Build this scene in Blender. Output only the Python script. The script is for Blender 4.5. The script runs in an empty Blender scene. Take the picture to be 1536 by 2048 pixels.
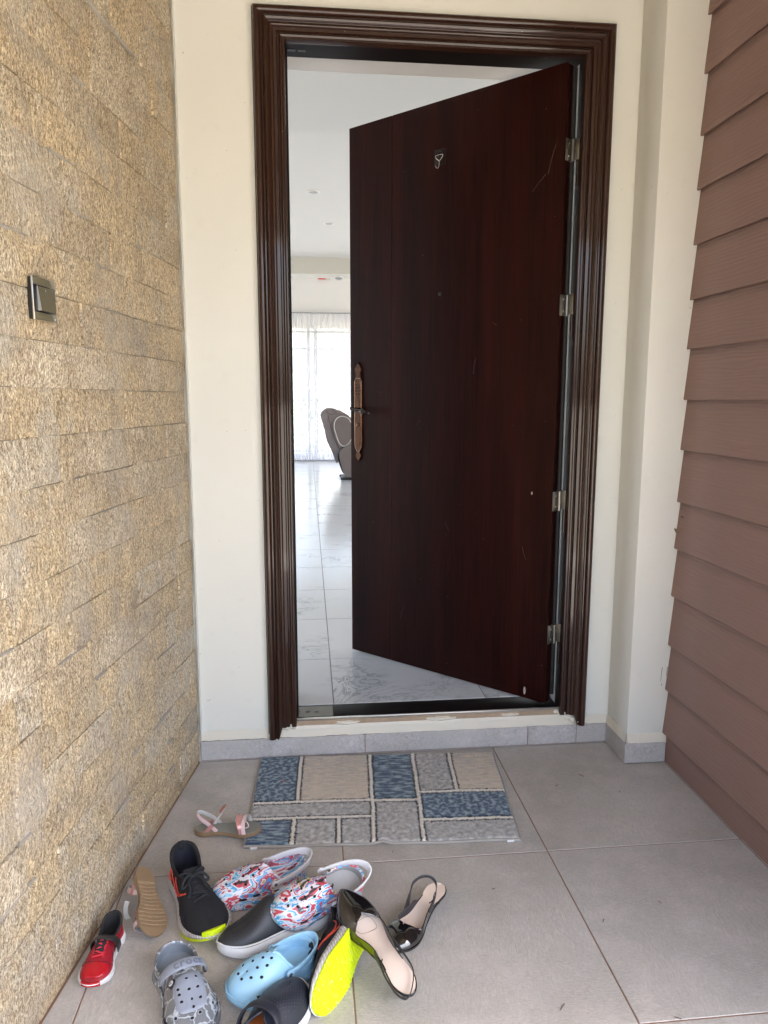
import bpy, bmesh, math, random
from mathutils import Vector, Matrix, noise
from mathutils.bvhtree import BVHTree
PI = math.pi
random.seed(7)
S = bpy.context.scene
# ---------------------------------------------------------------- camera
CAM = dict(loc=(-0.0277, -2.5455, 1.3124), yaw=0.10386, pitch=-0.15378, roll=0.00122, f=1450.3 / 2048.0)
def make_camera():
    cam = bpy.data.cameras.new('camera'); o = bpy.data.objects.new('camera', cam); S.collection.objects.link(o)
    cy, sy, cp, sp = math.cos(CAM['yaw']), math.sin(CAM['yaw']), math.cos(CAM['pitch']), math.sin(CAM['pitch'])
    f = Vector((sy * cp, cy * cp, sp)); r = Vector((cy, -sy, 0)); u = r.cross(f)
    cr, sr = math.cos(CAM['roll']), math.sin(CAM['roll'])
    r2 = cr * r + sr * u; u2 = -sr * r + cr * u
    M = Matrix((r2, u2, -f)).transposed().to_4x4(); M.translation = Vector(CAM['loc'])
    o.matrix_world = M
    cam.sensor_fit = 'VERTICAL'; cam.sensor_height = 24.0; cam.lens = 24.0 * CAM['f']
    cam.clip_start = 0.05; cam.clip_end = 500
    S.camera = o
make_camera()
S.render.resolution_x, S.render.resolution_y = 768, 1024
# ---------------------------------------------------------------- sky, sun, exposure
SUN_DIR = Vector((0.42, -0.10, 0.90)).normalized()          # from the scene towards the sun
SKY_STRENGTH, SUN_STRENGTH, EXPOSURE = 0.15, 4.0, 3.22
W = bpy.data.worlds.new('World'); S.world = W; W.use_nodes = True
wt = W.node_tree; wt.nodes.clear()
sk = wt.nodes.new('ShaderNodeTexSky'); sk.sky_type = 'NISHITA'; sk.sun_disc = False
sk.sun_elevation = math.asin(SUN_DIR.z); sk.sun_rotation = math.atan2(SUN_DIR.x, SUN_DIR.y)
sk.air_density = 1.0; sk.dust_density = 6.0; sk.ozone_density = 0.3
bg = wt.nodes.new('ShaderNodeBackground'); bg.inputs[1].default_value = SKY_STRENGTH
wo = wt.nodes.new('ShaderNodeOutputWorld')
wt.links.new(sk.outputs[0], bg.inputs[0]); wt.links.new(bg.outputs[0], wo.inputs[0])
sl = bpy.data.lights.new('sun', 'SUN'); sl.energy = SUN_STRENGTH; sl.angle = math.radians(0.5); sl.color = (1.0, 0.97, 0.92)
so = bpy.data.objects.new('sun', sl); S.collection.objects.link(so)
so.rotation_euler = SUN_DIR.to_track_quat('Z', 'Y').to_euler(); so.location = (3, -6, 12)
vs = S.view_settings; vs.view_transform = 'Standard'; vs.look = 'None'; vs.gamma = 1; vs.exposure = EXPOSURE
try: vs.use_curve_mapping = False
except Exception: pass
cy_ = S.cycles
cy_.use_denoising = True; cy_.max_bounces = 10; cy_.diffuse_bounces = 7; cy_.glossy_bounces = 5; cy_.transmission_bounces = 6
cy_.transparent_max_bounces = 10; cy_.caustics_reflective = False; cy_.caustics_refractive = False; cy_.sample_clamp_indirect = 6.0

# ---------------------------------------------------------------- materials
def lin(c):
    return tuple(((x / 255.0) / 12.92 if x / 255.0 <= 0.04045 else (((x / 255.0) + 0.055) / 1.055) ** 2.4) for x in c)
class Mat:
    def __init__(s, name):
        s.m = bpy.data.materials.new(name); s.m.use_nodes = True; s.t = s.m.node_tree
        s.b = s.t.nodes['Principled BSDF']; s._co = None
    def n(s, typ, **k):
        nd = s.t.nodes.new(typ)
        for a, v in k.items():
            if a.startswith('_'): nd.inputs[a[1:].replace('_', ' ')].default_value = v
            else: setattr(nd, a, v)
        return nd
    def l(s, a, b): s.t.links.new(a, b)
    def co(s, kind='Object'):
        return s.n('ShaderNodeTexCoord').outputs[kind]
    def pos(s): return s.n('ShaderNodeNewGeometry').outputs['Position']
    def map(s, v, scale=(1, 1, 1), rot=(0, 0, 0), loc=(0, 0, 0)):
        m = s.n('ShaderNodeMapping'); m.inputs['Scale'].default_value = scale; m.inputs['Rotation'].default_value = rot
        m.inputs['Location'].default_value = loc; s.l(v, m.inputs[0]); return m.outputs[0]
    def noise(s, v, scale, detail=3, rough=0.6, dist=0.0):
        k = s.n('ShaderNodeTexNoise'); k.inputs['Scale'].default_value = scale; k.inputs['Detail'].default_value = detail
        k.inputs['Roughness'].default_value = rough; k.inputs['Distortion'].default_value = dist
        if v is not None: s.l(v, k.inputs['Vector'])
        return k.outputs['Fac']
    def ramp(s, f, stops, interp='LINEAR'):
        r = s.n('ShaderNodeValToRGB'); r.color_ramp.interpolation = interp
        e = r.color_ramp.elements
        while len(e) < len(stops): e.new(0.5)
        for x, (p, c) in zip(e, stops):
            x.position = p; x.color = (*c, 1) if len(c) == 3 else c
        s.l(f, r.inputs[0]); return r.outputs[0]
    def g(s, v): return (v, v, v)
    def mix(s, f, a, b, bt='MIX'):
        m = s.n('ShaderNodeMix', data_type='RGBA', blend_type=bt)
        for i, x in ((0, f), (6, a), (7, b)):
            if hasattr(x, 'is_output'): s.l(x, m.inputs[i])
            elif isinstance(x, (int, float)): m.inputs[i].default_value = x
            else: m.inputs[i].default_value = (*x, 1)
        return m.outputs[2]
    def math(s, op, a, b=0.0):
        m = s.n('ShaderNodeMath', operation=op)
        for i, x in ((0, a), (1, b)):
            if hasattr(x, 'is_output'): s.l(x, m.inputs[i])
            else: m.inputs[i].default_value = x
        return m.outputs[0]
    def rnd(s): return s.n('ShaderNodeObjectInfo').outputs['Random']
    def set(s, color=None, rough=None, metal=None, bump=None, bstr=0.3, bdist=0.001, **k):
        if color is not None:
            if hasattr(color, 'is_output'): s.l(color, s.b.inputs['Base Color'])
            else: s.b.inputs['Base Color'].default_value = (*color, 1)
        if rough is not None:
            if hasattr(rough, 'is_output'): s.l(rough, s.b.inputs['Roughness'])
            else: s.b.inputs['Roughness'].default_value = rough
        if metal is not None: s.b.inputs['Metallic'].default_value = metal
        if bump is not None:
            b = s.n('ShaderNodeBump'); b.inputs['Strength'].default_value = bstr; b.inputs['Distance'].default_value = bdist
            s.l(bump, b.inputs['Height']); s.l(b.outputs[0], s.b.inputs['Normal'])
        for a, v in k.items(): s.b.inputs[a.replace('_', ' ')].default_value = v
        return s.m
def simple(name, c, rough=0.5, metal=0.0, var=0.12, scale=60, bstr=0.15, **k):
    M = Mat(name); v = M.co(); f = M.noise(v, scale, 4)
    f2 = M.noise(v, scale * 0.12, 2)
    a = tuple(x * (1 - var) for x in c); b = tuple(min(1, x * (1 + var)) for x in c)
    col = M.mix(M.math('MULTIPLY', M.math('ADD', f, f2), 0.5), a, b)
    return M.set(col, rough, metal, f, bstr, 0.0006, **k)

def mat_stone(name, dark, mid, light, hi):
    M = Mat(name); p = M.pos(); r = M.rnd()
    vr = M.n('ShaderNodeVectorRotate', rotation_type='X_AXIS')
    M.l(p, vr.inputs['Vector'])
    ang = M.math('MULTIPLY', M.math('SUBTRACT', r, 0.45), 0.42)
    M.l(ang, vr.inputs['Angle'])
    add = M.n('ShaderNodeVectorMath', operation='ADD'); M.l(vr.outputs[0], add.inputs[0])
    cmb = M.n('ShaderNodeCombineXYZ'); M.l(M.math('MULTIPLY', r, 37.0), cmb.inputs[0]); M.l(M.math('MULTIPLY', r, 91.0), cmb.inputs[1])
    M.l(cmb.outputs[0], add.inputs[1]); v = add.outputs[0]
    fl = M.noise(M.map(v, (1, 300, 125)), 1.0, 3, 0.62, 1.0)
    fl2 = M.noise(M.map(v, (1, 120, 48)), 1.0, 3, 0.6, 0.9)
    big = M.noise(v, 9.0, 3, 0.55)
    patch = M.noise(v, 26.0, 3, 0.6, 0.6)
    iso = M.noise(v, 170, 3, 0.7, 0.5)
    f = M.math('ADD', M.math('MULTIPLY', fl, 0.50), M.math('ADD', M.math('MULTIPLY', fl2, 0.22), M.math('MULTIPLY', iso, 0.28)))
    col = M.ramp(f, [(0.37, dark), (0.455, mid), (0.52, light), (0.60, hi)])
    tint = M.ramp(M.math('ADD', M.math('MULTIPLY', big, 0.45), M.math('MULTIPLY', r, 0.55)),
                  [(0.18, (0.66, 0.61, 0.57)), (0.30, (1.0, 0.87, 0.66)), (0.42, (0.92, 0.89, 0.85)), (0.54, (1.08, 0.94, 0.72)), (0.66, (0.82, 0.73, 0.61)), (0.8, (1.10, 1.04, 0.95))])
    col = M.mix(1.0, col, tint, 'MULTIPLY')
    rust = M.ramp(patch, [(0.56, (0, 0, 0)), (0.72, (1, 1, 1))])
    col = M.mix(M.math('MULTIPLY', rust, 0.35), col, (0.34, 0.20, 0.09))
    dust = M.ramp(M.noise(p, 5.0, 4, 0.6), [(0.52, (0, 0, 0)), (0.68, (1, 1, 1))])
    col = M.mix(M.math('MULTIPLY', dust, 0.50), col, (0.48, 0.44, 0.38))
    # golden dirt along the lowest few centimetres
    z = M.n('ShaderNodeSeparateXYZ'); M.l(p, z.inputs[0])
    low = M.ramp(M.math('ADD', z.outputs[2], M.math('MULTIPLY', patch, 0.06)), [(0.035, (1, 1, 1)), (0.085, (0, 0, 0))])
    col = M.mix(M.math('MULTIPLY', low, 0.35), col, (0.40, 0.26, 0.12))
    h = M.math('ADD', M.math('ADD', fl, M.math('MULTIPLY', fl2, 1.6)), M.math('MULTIPLY', patch, 1.2))
    rr = M.ramp(fl, [(0.35, M.g(0.62)), (0.65, M.g(0.34))])
    return M.set(col, rr, 0.0, h, 1.0, 0.0055, Specular_IOR_Level=0.65)
def mat_plaster(name, c):
    M = Mat(name); p = M.pos()
    f = M.noise(p, 2.2, 4, 0.6); f2 = M.noise(p, 260, 2, 0.5); f3 = M.noise(p, 14, 4, 0.65)
    col = M.mix(f, tuple(x * 0.93 for x in c), tuple(min(1, x * 1.05) for x in c))
    spots = M.ramp(M.noise(p, 75, 2, 0.5), [(0.765, (0, 0, 0)), (0.80, (1, 1, 1))])
    col = M.mix(M.math('MULTIPLY', spots, 0.5), col, (0.17, 0.13, 0.10))
    scuff = M.ramp(f3, [(0.6, (0, 0, 0)), (0.8, (1, 1, 1))])
    col = M.mix(M.math('MULTIPLY', scuff, 0.13), col, (0.38, 0.36, 0.31))
    return M.set(col, 0.5, 0, M.math('ADD', M.math('MULTIPLY', f2, 0.35), f3), 0.16, 0.003)
def mat_tile(name, c):
    # textile-look porcelain: fine crossing threads and cloudy patches
    M = Mat(name); p = M.pos(); r = M.rnd()
    off = M.n('ShaderNodeCombineXYZ'); M.l(M.math('MULTIPLY', r, 23.0), off.inputs[0]); M.l(M.math('MULTIPLY', r, 11.0), off.inputs[1])
    ad = M.n('ShaderNodeVectorMath', operation='ADD'); M.l(p, ad.inputs[0]); M.l(off.outputs[0], ad.inputs[1]); v = ad.outputs[0]
    v2 = M.map(v, rot=(0, 0, 0.12))
    tx = M.noise(M.map(v2, (90, 400, 90)), 1.0, 4, 0.65, 1.2); ty = M.noise(M.map(v2, (400, 50, 400)), 1.0, 4, 0.65, 1.2)
    cl = M.noise(v, 3.0, 5, 0.62); cl2 = M.noise(v, 9.0, 4, 0.65)
    mask = M.ramp(cl, [(0.42, (0, 0, 0)), (0.62, (1, 1, 1))])
    th = M.mix(mask, tx, ty)
    base = M.mix(cl, tuple(x * 0.74 for x in c), tuple(x * 1.26 for x in c))
    base = M.mix(M.ramp(cl2, [(0.45, (0, 0, 0)), (0.7, (1, 1, 1))]), base, tuple(x * y for x, y in zip(c, (1.18, 1.16, 1.18))))
    col = M.mix(0.85, base, M.ramp(th, [(0.32, M.g(0.74)), (0.5, M.g(1.0)), (0.66, M.g(1.28))]), 'MULTIPLY')
    warm = M.ramp(M.noise(v, 1.7, 3, 0.6), [(0.5, (0, 0, 0)), (0.7, (1, 1, 1))])
    col = M.mix(M.math('MULTIPLY', warm, 0.25), col, (0.30, 0.25, 0.20))
    spk = M.ramp(M.noise(p, 60, 2, 0.5), [(0.78, (0, 0, 0)), (0.81, (1, 1, 1))])
    col = M.mix(M.math('MULTIPLY', spk, 0.55), col, (0.12, 0.09, 0.06))
    rr = M.ramp(cl2, [(0.3, M.g(0.42)), (0.7, M.g(0.58))])
    return M.set(col, rr, 0, th, 0.25, 0.0008)
def mat_marble(name):
    M = Mat(name); p = M.pos(); r = M.rnd()
    off = M.n('ShaderNodeCombineXYZ'); M.l(M.math('MULTIPLY', r, 13.0), off.inputs[0]); M.l(M.math('MULTIPLY', r, 7.0), off.inputs[2])
    ad = M.n('ShaderNodeVectorMath', operation='ADD'); M.l(p, ad.inputs[0]); M.l(off.outputs[0], ad.inputs[1]); v = M.map(ad.outputs[0], (1, 1.3, 1), (0, 0, 0.7))
    n1 = M.noise(v, 4.2, 8, 0.66, 1.9)
    ve = M.math('ABSOLUTE', M.math('SUBTRACT', n1, 0.5))
    vein = M.ramp(ve, [(0.0, (1, 1, 1)), (0.032, (0, 0, 0))])
    zone = M.ramp(M.noise(v, 2.6, 3, 0.5), [(0.52, (0, 0, 0)), (0.68, (1, 1, 1))])
    fac = M.math('MULTIPLY', vein, zone)
    col = M.mix(M.math('MULTIPLY', fac, 0.75), (0.62, 0.625, 0.62), (0.15, 0.15, 0.155))
    soft = M.ramp(M.noise(v, 5.0, 4, 0.6, 1.0), [(0.5, (0, 0, 0)), (0.75, (1, 1, 1))])
    col = M.mix(M.math('MULTIPLY', M.math('MULTIPLY', soft, zone), 0.45), col, (0.38, 0.38, 0.39))
    return M.set(col, 0.16, 0, M.noise(p, 6, 2), 0.04, 0.002)
def mat_siding(name, c):
    M = Mat(name); p = M.pos(); r = M.rnd()
    off = M.n('ShaderNodeCombineXYZ'); M.l(M.math('MULTIPLY', r, 17.0), off.inputs[1]); M.l(M.math('MULTIPLY', r, 5.0), off.inputs[2])
    ad = M.n('ShaderNodeVectorMath', operation='ADD'); M.l(p, ad.inputs[0]); M.l(off.outputs[0], ad.inputs[1]); v = ad.outputs[0]
    warp = M.noise(M.map(v, (1, 2.2, 5)), 1.0, 2, 0.5)
    wv = M.n('ShaderNodeTexWave', wave_type='BANDS', bands_direction='Z', wave_profile='SIN')
    wv.inputs['Scale'].default_value = 26; wv.inputs['Distortion'].default_value = 9.0; wv.inputs['Detail'].default_value = 3; wv.inputs['Detail Scale'].default_value = 0.9
    M.l(M.map(v, (1, 0.16, 1)), wv.inputs['Vector'])
    g = wv.outputs['Fac']
    fn = M.noise(M.map(v, (4, 9, 240)), 1.0, 3, 0.6, 0.4)
    col = M.mix(M.noise(v, 3, 3), tuple(x * 0.93 for x in c), tuple(x * 1.06 for x in c))
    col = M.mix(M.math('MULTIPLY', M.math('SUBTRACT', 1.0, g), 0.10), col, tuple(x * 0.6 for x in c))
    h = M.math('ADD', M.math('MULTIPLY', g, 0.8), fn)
    at = M.n('ShaderNodeAttribute'); at.attribute_name = 'lap_shade'
    shade_mask = M.math('MULTIPLY', at.outputs['Fac'], M.ramp(M.noise(M.map(v, (4, 5, 90)), 1.0, 4, 0.7, 0.6), [(0.35, M.g(0.15)), (0.6, M.g(1.0))]))
    col = M.mix(M.math('MULTIPLY', shade_mask, 0.75), col, tuple(x * 0.45 for x in c))  # dark streaks along the laps put the lap shade into the colour
    return M.set(col, 0.55, 0, h, 0.42, 0.0014)
def mat_wood(name, c1, c2, rough, coat=0.0, axis='Z', sc=1.0):
    M = Mat(name); v = M.co()
    s = (95 * sc, 95 * sc, 3.2 * sc) if axis == 'Z' else (3.2 * sc, 95 * sc, 95 * sc)
    f = M.noise(M.map(v, s), 1.0, 4, 0.62, 0.4); b = M.noise(M.map(v, tuple(q * 0.12 for q in s)), 1.0, 2)
    col = M.ramp(M.math('ADD', M.math('MULTIPLY', f, 0.55), M.math('MULTIPLY', b, 0.45)), [(0.34, c1), (0.64, c2)])
    chips = M.ramp(M.noise(v, 85, 1, 0.5), [(0.80, (0, 0, 0)), (0.815, (1, 1, 1))])
    col = M.mix(M.math('MULTIPLY', chips, 0.35), col, (0.45, 0.40, 0.34))
    m = M.set(col, rough, 0, f, 0.12, 0.0006)
    M.b.inputs['Coat Weight'].default_value = coat; M.b.inputs['Coat Roughness'].default_value = 0.07; M.b.inputs['Specular IOR Level'].default_value = 0.2
    return m
def mat_camo(name):
    M = Mat(name); v = M.co()
    vv = M.map(v, (9, 22, 18), (0.3, 0.2, 0.75))
    a = M.noise(vv, 1.0, 3, 0.55, 0.7)
    W_, R_, B_, K_, Y_, C_ = (0.60, 0.59, 0.61), (0.46, 0.05, 0.075), (0.07, 0.29, 0.55), (0.03, 0.03, 0.035), (0.45, 0.30, 0.07), (0.25, 0.50, 0.60)
    col = M.ramp(a, [(0.0, K_), (0.36, R_), (0.40, W_), (0.43, B_), (0.465, C_), (0.485, W_), (0.51, R_), (0.545, W_), (0.565, B_), (0.605, R_), (0.635, W_), (0.66, Y_), (0.68, K_)], 'CONSTANT')
    b = M.noise(M.map(v, (30, 90, 70), (0.3, 0.2, 0.75)), 1.0, 3)
    col = M.mix(M.ramp(b, [(0.56, (0, 0, 0)), (0.59, (1, 1, 1))]), col, W_)
    bp = M.n('ShaderNodeTexWave', wave_type='BANDS'); bp.inputs['Scale'].default_value = 150; M.l(v, bp.inputs['Vector'])
    return M.set(col, 0.38, 0, bp.outputs['Fac'], 0.10, 0.0006, Coat_Weight=0.35)
def mat_crackle(name):
    M = Mat(name); v = M.co()
    vo = M.n('ShaderNodeTexVoronoi', feature='DISTANCE_TO_EDGE'); vo.inputs['Scale'].default_value = 30
    mp = M.map(v, (1, 1, 1)); nz = M.n('ShaderNodeTexNoise'); nz.inputs['Scale'].default_value = 60; M.l(v, nz.inputs['Vector'])
    ad = M.n('ShaderNodeVectorMath', operation='ADD'); sc = M.n('ShaderNodeVectorMath', operation='SCALE'); sc.inputs['Scale'].default_value = 0.018
    M.l(nz.outputs['Color'], sc.inputs[0]); M.l(mp, ad.inputs[0]); M.l(sc.outputs[0], ad.inputs[1]); M.l(ad.outputs[0], vo.inputs['Vector'])
    e = M.ramp(vo.outputs['Distance'], [(0.025, (1, 1, 1)), (0.075, (0, 0, 0))])
    col = M.mix(e, (0.165, 0.175, 0.19), (0.44, 0.48, 0.52))
    dirt = M.ramp(M.noise(v, 18, 3), [(0.62, (0, 0, 0)), (0.75, (1, 1, 1))])
    col = M.mix(M.math('MULTIPLY', dirt, 0.3), col, (0.26, 0.17, 0.09))
    return M.set(col, 0.25, 0, e, 0.7, 0.0022, Coat_Weight=0.5)
def mat_knit(name, c, sc=900, rough=0.85):
    M = Mat(name); v = M.co()
    vo = M.n('ShaderNodeTexVoronoi'); vo.inputs['Scale'].default_value = sc; M.l(v, vo.inputs['Vector'])
    col = M.mix(vo.outputs['Distance'], tuple(x * 1.5 for x in c), tuple(x * 0.5 for x in c))
    dust = M.ramp(M.noise(v, 700, 1), [(0.72, (0, 0, 0)), (0.76, (1, 1, 1))])
    col = M.mix(M.math('MULTIPLY', dust, 0.25), col, (0.3, 0.3, 0.3))
    return M.set(col, rough, 0, vo.outputs['Distance'], 0.5, 0.0006)
def mat_attr(name):
    M = Mat(name); a = M.n('ShaderNodeAttribute'); a.attribute_name = 'pile'
    v = M.co(); n1 = M.noise(v, 420, 3, 0.7); n2 = M.noise(v, 110, 3, 0.65, 0.8)
    col = M.mix(1.0, a.outputs['Color'], M.ramp(n1, [(0.3, M.g(0.62)), (0.5, M.g(1.0)), (0.7, M.g(1.35))]), 'MULTIPLY')
    return M.set(col, 0.95, 0, M.math('ADD', n1, n2), 0.9, 0.003, Sheen_Weight=0.3)

m_stone = mat_stone('quartzite', (0.135, 0.105, 0.072), (0.36, 0.300, 0.220), (0.68, 0.605, 0.475), (0.97, 0.94, 0.84))
m_grout_w = simple('stone_grout', (0.34, 0.30, 0.25), 0.9, scale=90)
m_plaster = mat_plaster('cream_plaster', (0.68, 0.68, 0.635))
m_fillet = mat_plaster('fresh_plaster', (0.66, 0.62, 0.53))
m_tile = mat_tile('porch_tile', (0.425, 0.398, 0.364))
m_skirt = mat_tile('skirting_tile', (0.40, 0.385, 0.38))
m_grout = simple('rusty_grout', (0.30, 0.175, 0.11), 0.9)
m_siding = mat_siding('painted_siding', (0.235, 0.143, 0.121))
m_casing = mat_wood('varnished_casing', (0.017, 0.0058, 0.0030), (0.036, 0.0125, 0.0062), 0.45, 0.7)
m_casing_h = mat_wood('varnished_casing_head', (0.017, 0.0058, 0.0030), (0.036, 0.0125, 0.0062), 0.45, 0.7, 'X')
m_door = mat_wood('lacquered_door', (0.0050, 0.0013, 0.0011), (0.0250, 0.0048, 0.0036), 0.36, 0.0, 'Z', 1.0)
m_door.node_tree.nodes['Principled BSDF'].inputs['Specular IOR Level'].default_value = 0.13
m_steel_dark = simple('dark_steel', (0.009, 0.006, 0.0055), 0.5, 0.0, Specular_IOR_Level=0.12)
m_sill = simple('worn_sill_steel', (0.16, 0.16, 0.155), 0.25, 0.8, var=0.4, scale=14)
m_bronze = simple('antique_copper', (0.125, 0.070, 0.048), 0.24, 0.9, var=0.6, scale=90, bstr=.5)
m_copper_l = simple('polished_copper', (0.42, 0.27, 0.19), 0.22, 0.9, var=0.3)
m_bronze_d = simple('dark_bronze', (0.045, 0.035, 0.03), 0.25, 0.7, var=0.3)
m_hinge = simple('hinge_zinc', (0.19, 0.185, 0.17), 0.30, 0.9, var=0.3)
m_rubber = simple('black_rubber', (0.012, 0.012, 0.012), 0.6, Specular_IOR_Level=0.25)
m_white = simple('white_paint', (0.70, 0.70, 0.69), 0.55, var=0.03, bstr=0.05, scale=8)
m_ceil = simple('room_ceiling_paint', (0.62, 0.62, 0.60), 0.6, var=0.02, bstr=0.03, scale=5)
m_beam = simple('beam_paint', (0.55, 0.54, 0.49), 0.6, var=0.03, bstr=0.03, scale=5)
m_marble = mat_marble('white_marble_tile')
m_grout_i = simple('pale_grout', (0.16, 0.16, 0.16), 0.8)
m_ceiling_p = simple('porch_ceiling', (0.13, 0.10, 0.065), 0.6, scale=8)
m_ground = simple('sunny_paving', (0.22, 0.205, 0.17), 0.85, scale=5)
m_black = simple('gloss_black', (0.012, 0.012, 0.013), 0.35)
m_silver = simple('brushed_silver', (0.62, 0.60, 0.56), 0.28, 0.9, var=0.1)
m_gun = simple('bronze_glass_plate', (0.16, 0.145, 0.095), 0.25, 0.15, var=0.1, Coat_Weight=0.6)
m_gun2 = simple('graphite_plate', (0.03, 0.028, 0.03), 0.25, 0.2, var=0.1)

# ---------------------------------------------------------------- object helpers
COL = S.collection
def finish_mesh(name, me, mats, parent=None, smooth=None, mw=None):
    o = bpy.data.objects.new(name, me); COL.objects.link(o)
    for m in (mats if isinstance(mats, (list, tuple)) else [mats]): me.materials.append(m)
    if smooth is not None:
        for p in me.polygons: p.use_smooth = True
        me.set_sharp_from_angle(angle=math.radians(smooth))
    if parent is not None: o.parent = parent
    if mw is not None: o.matrix_local = mw
    return o
def from_bm(name, bm, mats, parent=None, smooth=None):
    bmesh.ops.recalc_face_normals(bm, faces=bm.faces)
    me = bpy.data.meshes.new(name); bm.to_mesh(me); bm.free()
    return finish_mesh(name, me, mats, parent, smooth)
def tag(o, label=None, cat=None, group=None, kind=None):
    if label: o['label'] = label
    if cat: o['category'] = cat
    if group: o['group'] = group
    if kind: o['kind'] = kind
    return o
def empty(name, loc=(0, 0, 0), rz=0.0, M=None):
    o = bpy.data.objects.new(name, None); COL.objects.link(o); o.empty_display_size = 0.05
    if M is not None: o.matrix_world = M
    else: o.location = loc; o.rotation_euler = (0, 0, rz)
    return o
def add_box(bm, x0, x1, y0, y1, z0, z1, M=None):
    vs_ = [bm.verts.new(Vector(c) if M is None else M @ Vector(c)) for c in
           [(x0, y0, z0), (x1, y0, z0), (x1, y1, z0), (x0, y1, z0), (x0, y0, z1), (x1, y0, z1), (x1, y1, z1), (x0, y1, z1)]]
    fs = [bm.faces.new([vs_[i] for i in f]) for f in [(0, 3, 2, 1), (4, 5, 6, 7), (0, 1, 5, 4), (1, 2, 6, 5), (2, 3, 7, 6), (3, 0, 4, 7)]]
    return vs_, fs
def box(name, x0, x1, y0, y1, z0, z1, mat, parent=None, bev=0.0, M=None, seg=2):
    bm = bmesh.new(); add_box(bm, x0, x1, y0, y1, z0, z1, M)
    if bev: bmesh.ops.bevel(bm, geom=bm.edges[:], offset=bev, segments=seg, affect='EDGES', profile=0.5)
    return from_bm(name, bm, mat, parent, 35 if bev else None)
def frame_at(p, t, up=Vector((0, 0, 1))):
    t = t.normalized(); s = t.cross(up)
    if s.length < 1e-5: s = t.cross(Vector((1, 0, 0)))
    s.normalize(); return s, s.cross(t).normalized()
def add_tube(bm, pts, r, n=8, closed=False):
    pts = [Vector(p) for p in pts]; rs = r if isinstance(r, (list, tuple)) else [r] * len(pts); rings = []
    up = None
    for i, p in enumerate(pts):
        a = pts[(i - 1) % len(pts)] if (closed or i > 0) else p; b = pts[(i + 1) % len(pts)] if (closed or i < len(pts) - 1) else p
        t = (b - a)
        if t.length < 1e-9: t = Vector((0, 0, 1))
        t.normalize()
        if up is None: s, u = frame_at(p, t)
        else:
            s = t.cross(up)
            if s.length < 1e-4: s, u = frame_at(p, t)
            else: s.normalize(); u = s.cross(t).normalized()
        up = u
        rings.append([bm.verts.new(p + rs[i] * (math.cos(2 * PI * k / n) * s + math.sin(2 * PI * k / n) * u)) for k in range(n)])
    m = len(rings)
    for i in range(m if closed else m - 1):
        A, B = rings[i], rings[(i + 1) % m]
        for k in range(n): bm.faces.new([A[k], A[(k + 1) % n], B[(k + 1) % n], B[k]])
    if not closed:
        bm.faces.new(rings[0][::-1]); bm.faces.new(rings[-1])
def tube(name, pts, r, mat, parent=None, n=8, closed=False):
    bm = bmesh.new(); add_tube(bm, pts, r, n, closed); return from_bm(name, bm, mat, parent, 50)
def add_lathe(bm, prof, M, n=16):
    rings = []
    for (r, h) in prof:
        rings.append([bm.verts.new(M @ Vector((max(r, 1e-5) * math.cos(2 * PI * k / n), max(r, 1e-5) * math.sin(2 * PI * k / n), h))) for k in range(n)])
    for A, B in zip(rings, rings[1:]):
        for k in range(n): bm.faces.new([A[k], A[(k + 1) % n], B[(k + 1) % n], B[k]])
    bm.faces.new(rings[0][::-1]); bm.faces.new(rings[-1])
def lathe(name, prof, M, mat, parent=None, n=16):
    bm = bmesh.new(); add_lathe(bm, prof, M, n); return from_bm(name, bm, mat, parent, 40)
def ribbon(name, pts, wd, width, th, mat, parent=None, closed=False, inner=None):
    """flat strap: centre line pts, width directions wd"""
    bm = bmesh.new(); pts = [Vector(p) for p in pts]; N = len(pts); rings = []
    for i, p in enumerate(pts):
        a = pts[(i - 1) % N] if (closed or i > 0) else p; b = pts[(i + 1) % N] if (closed or i < N - 1) else p
        t = (b - a).normalized(); w = Vector(wd[i]); w = (w - w.dot(t) * t).normalized(); nn = t.cross(w)
        wi = (width[i] if isinstance(width, (list, tuple)) else width) / 2
        q = []
        for (s, d) in ((-1, -.5), (-.8, -.85), (.8, -.85), (1, -.5), (1, .5), (.8, .85), (-.8, .85), (-1, .5)):
            q.append(bm.verts.new(p + w * wi * s + nn * th * d * .6))
        rings.append(q)
    for i in range(N if closed else N - 1):
        A, B = rings[i], rings[(i + 1) % N]
        for k in range(8):
            f = bm.faces.new([A[k], A[(k + 1) % 8], B[(k + 1) % 8], B[k]])
            if inner is not None and k in (0, 1, 2): f.material_index = 1
    if not closed: bm.faces.new(rings[0][::-1]); bm.faces.new(rings[-1])
    return from_bm(name, bm, [mat] + ([inner] if inner else []), parent, 50)
def smooth_path(pts, n=6, closed=False):
    P = [Vector(p) for p in pts]; out = []; m = len(P)
    rng = range(m if closed else m - 1)
    for i in rng:
        p0 = P[(i - 1) % m] if (closed or i > 0) else P[0] * 2 - P[1]; p1 = P[i]; p2 = P[(i + 1) % m]
        p3 = P[(i + 2) % m] if (closed or i < m - 2) else P[-1] * 2 - P[-2]
        for k in range(n):
            t = k / n
            out.append(0.5 * ((2 * p1) + (-p0 + p2) * t + (2 * p0 - 5 * p1 + 4 * p2 - p3) * t * t + (-p0 + 3 * p1 - 3 * p2 + p3) * t ** 3))
    if not closed: out.append(P[-1])
    return out
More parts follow.
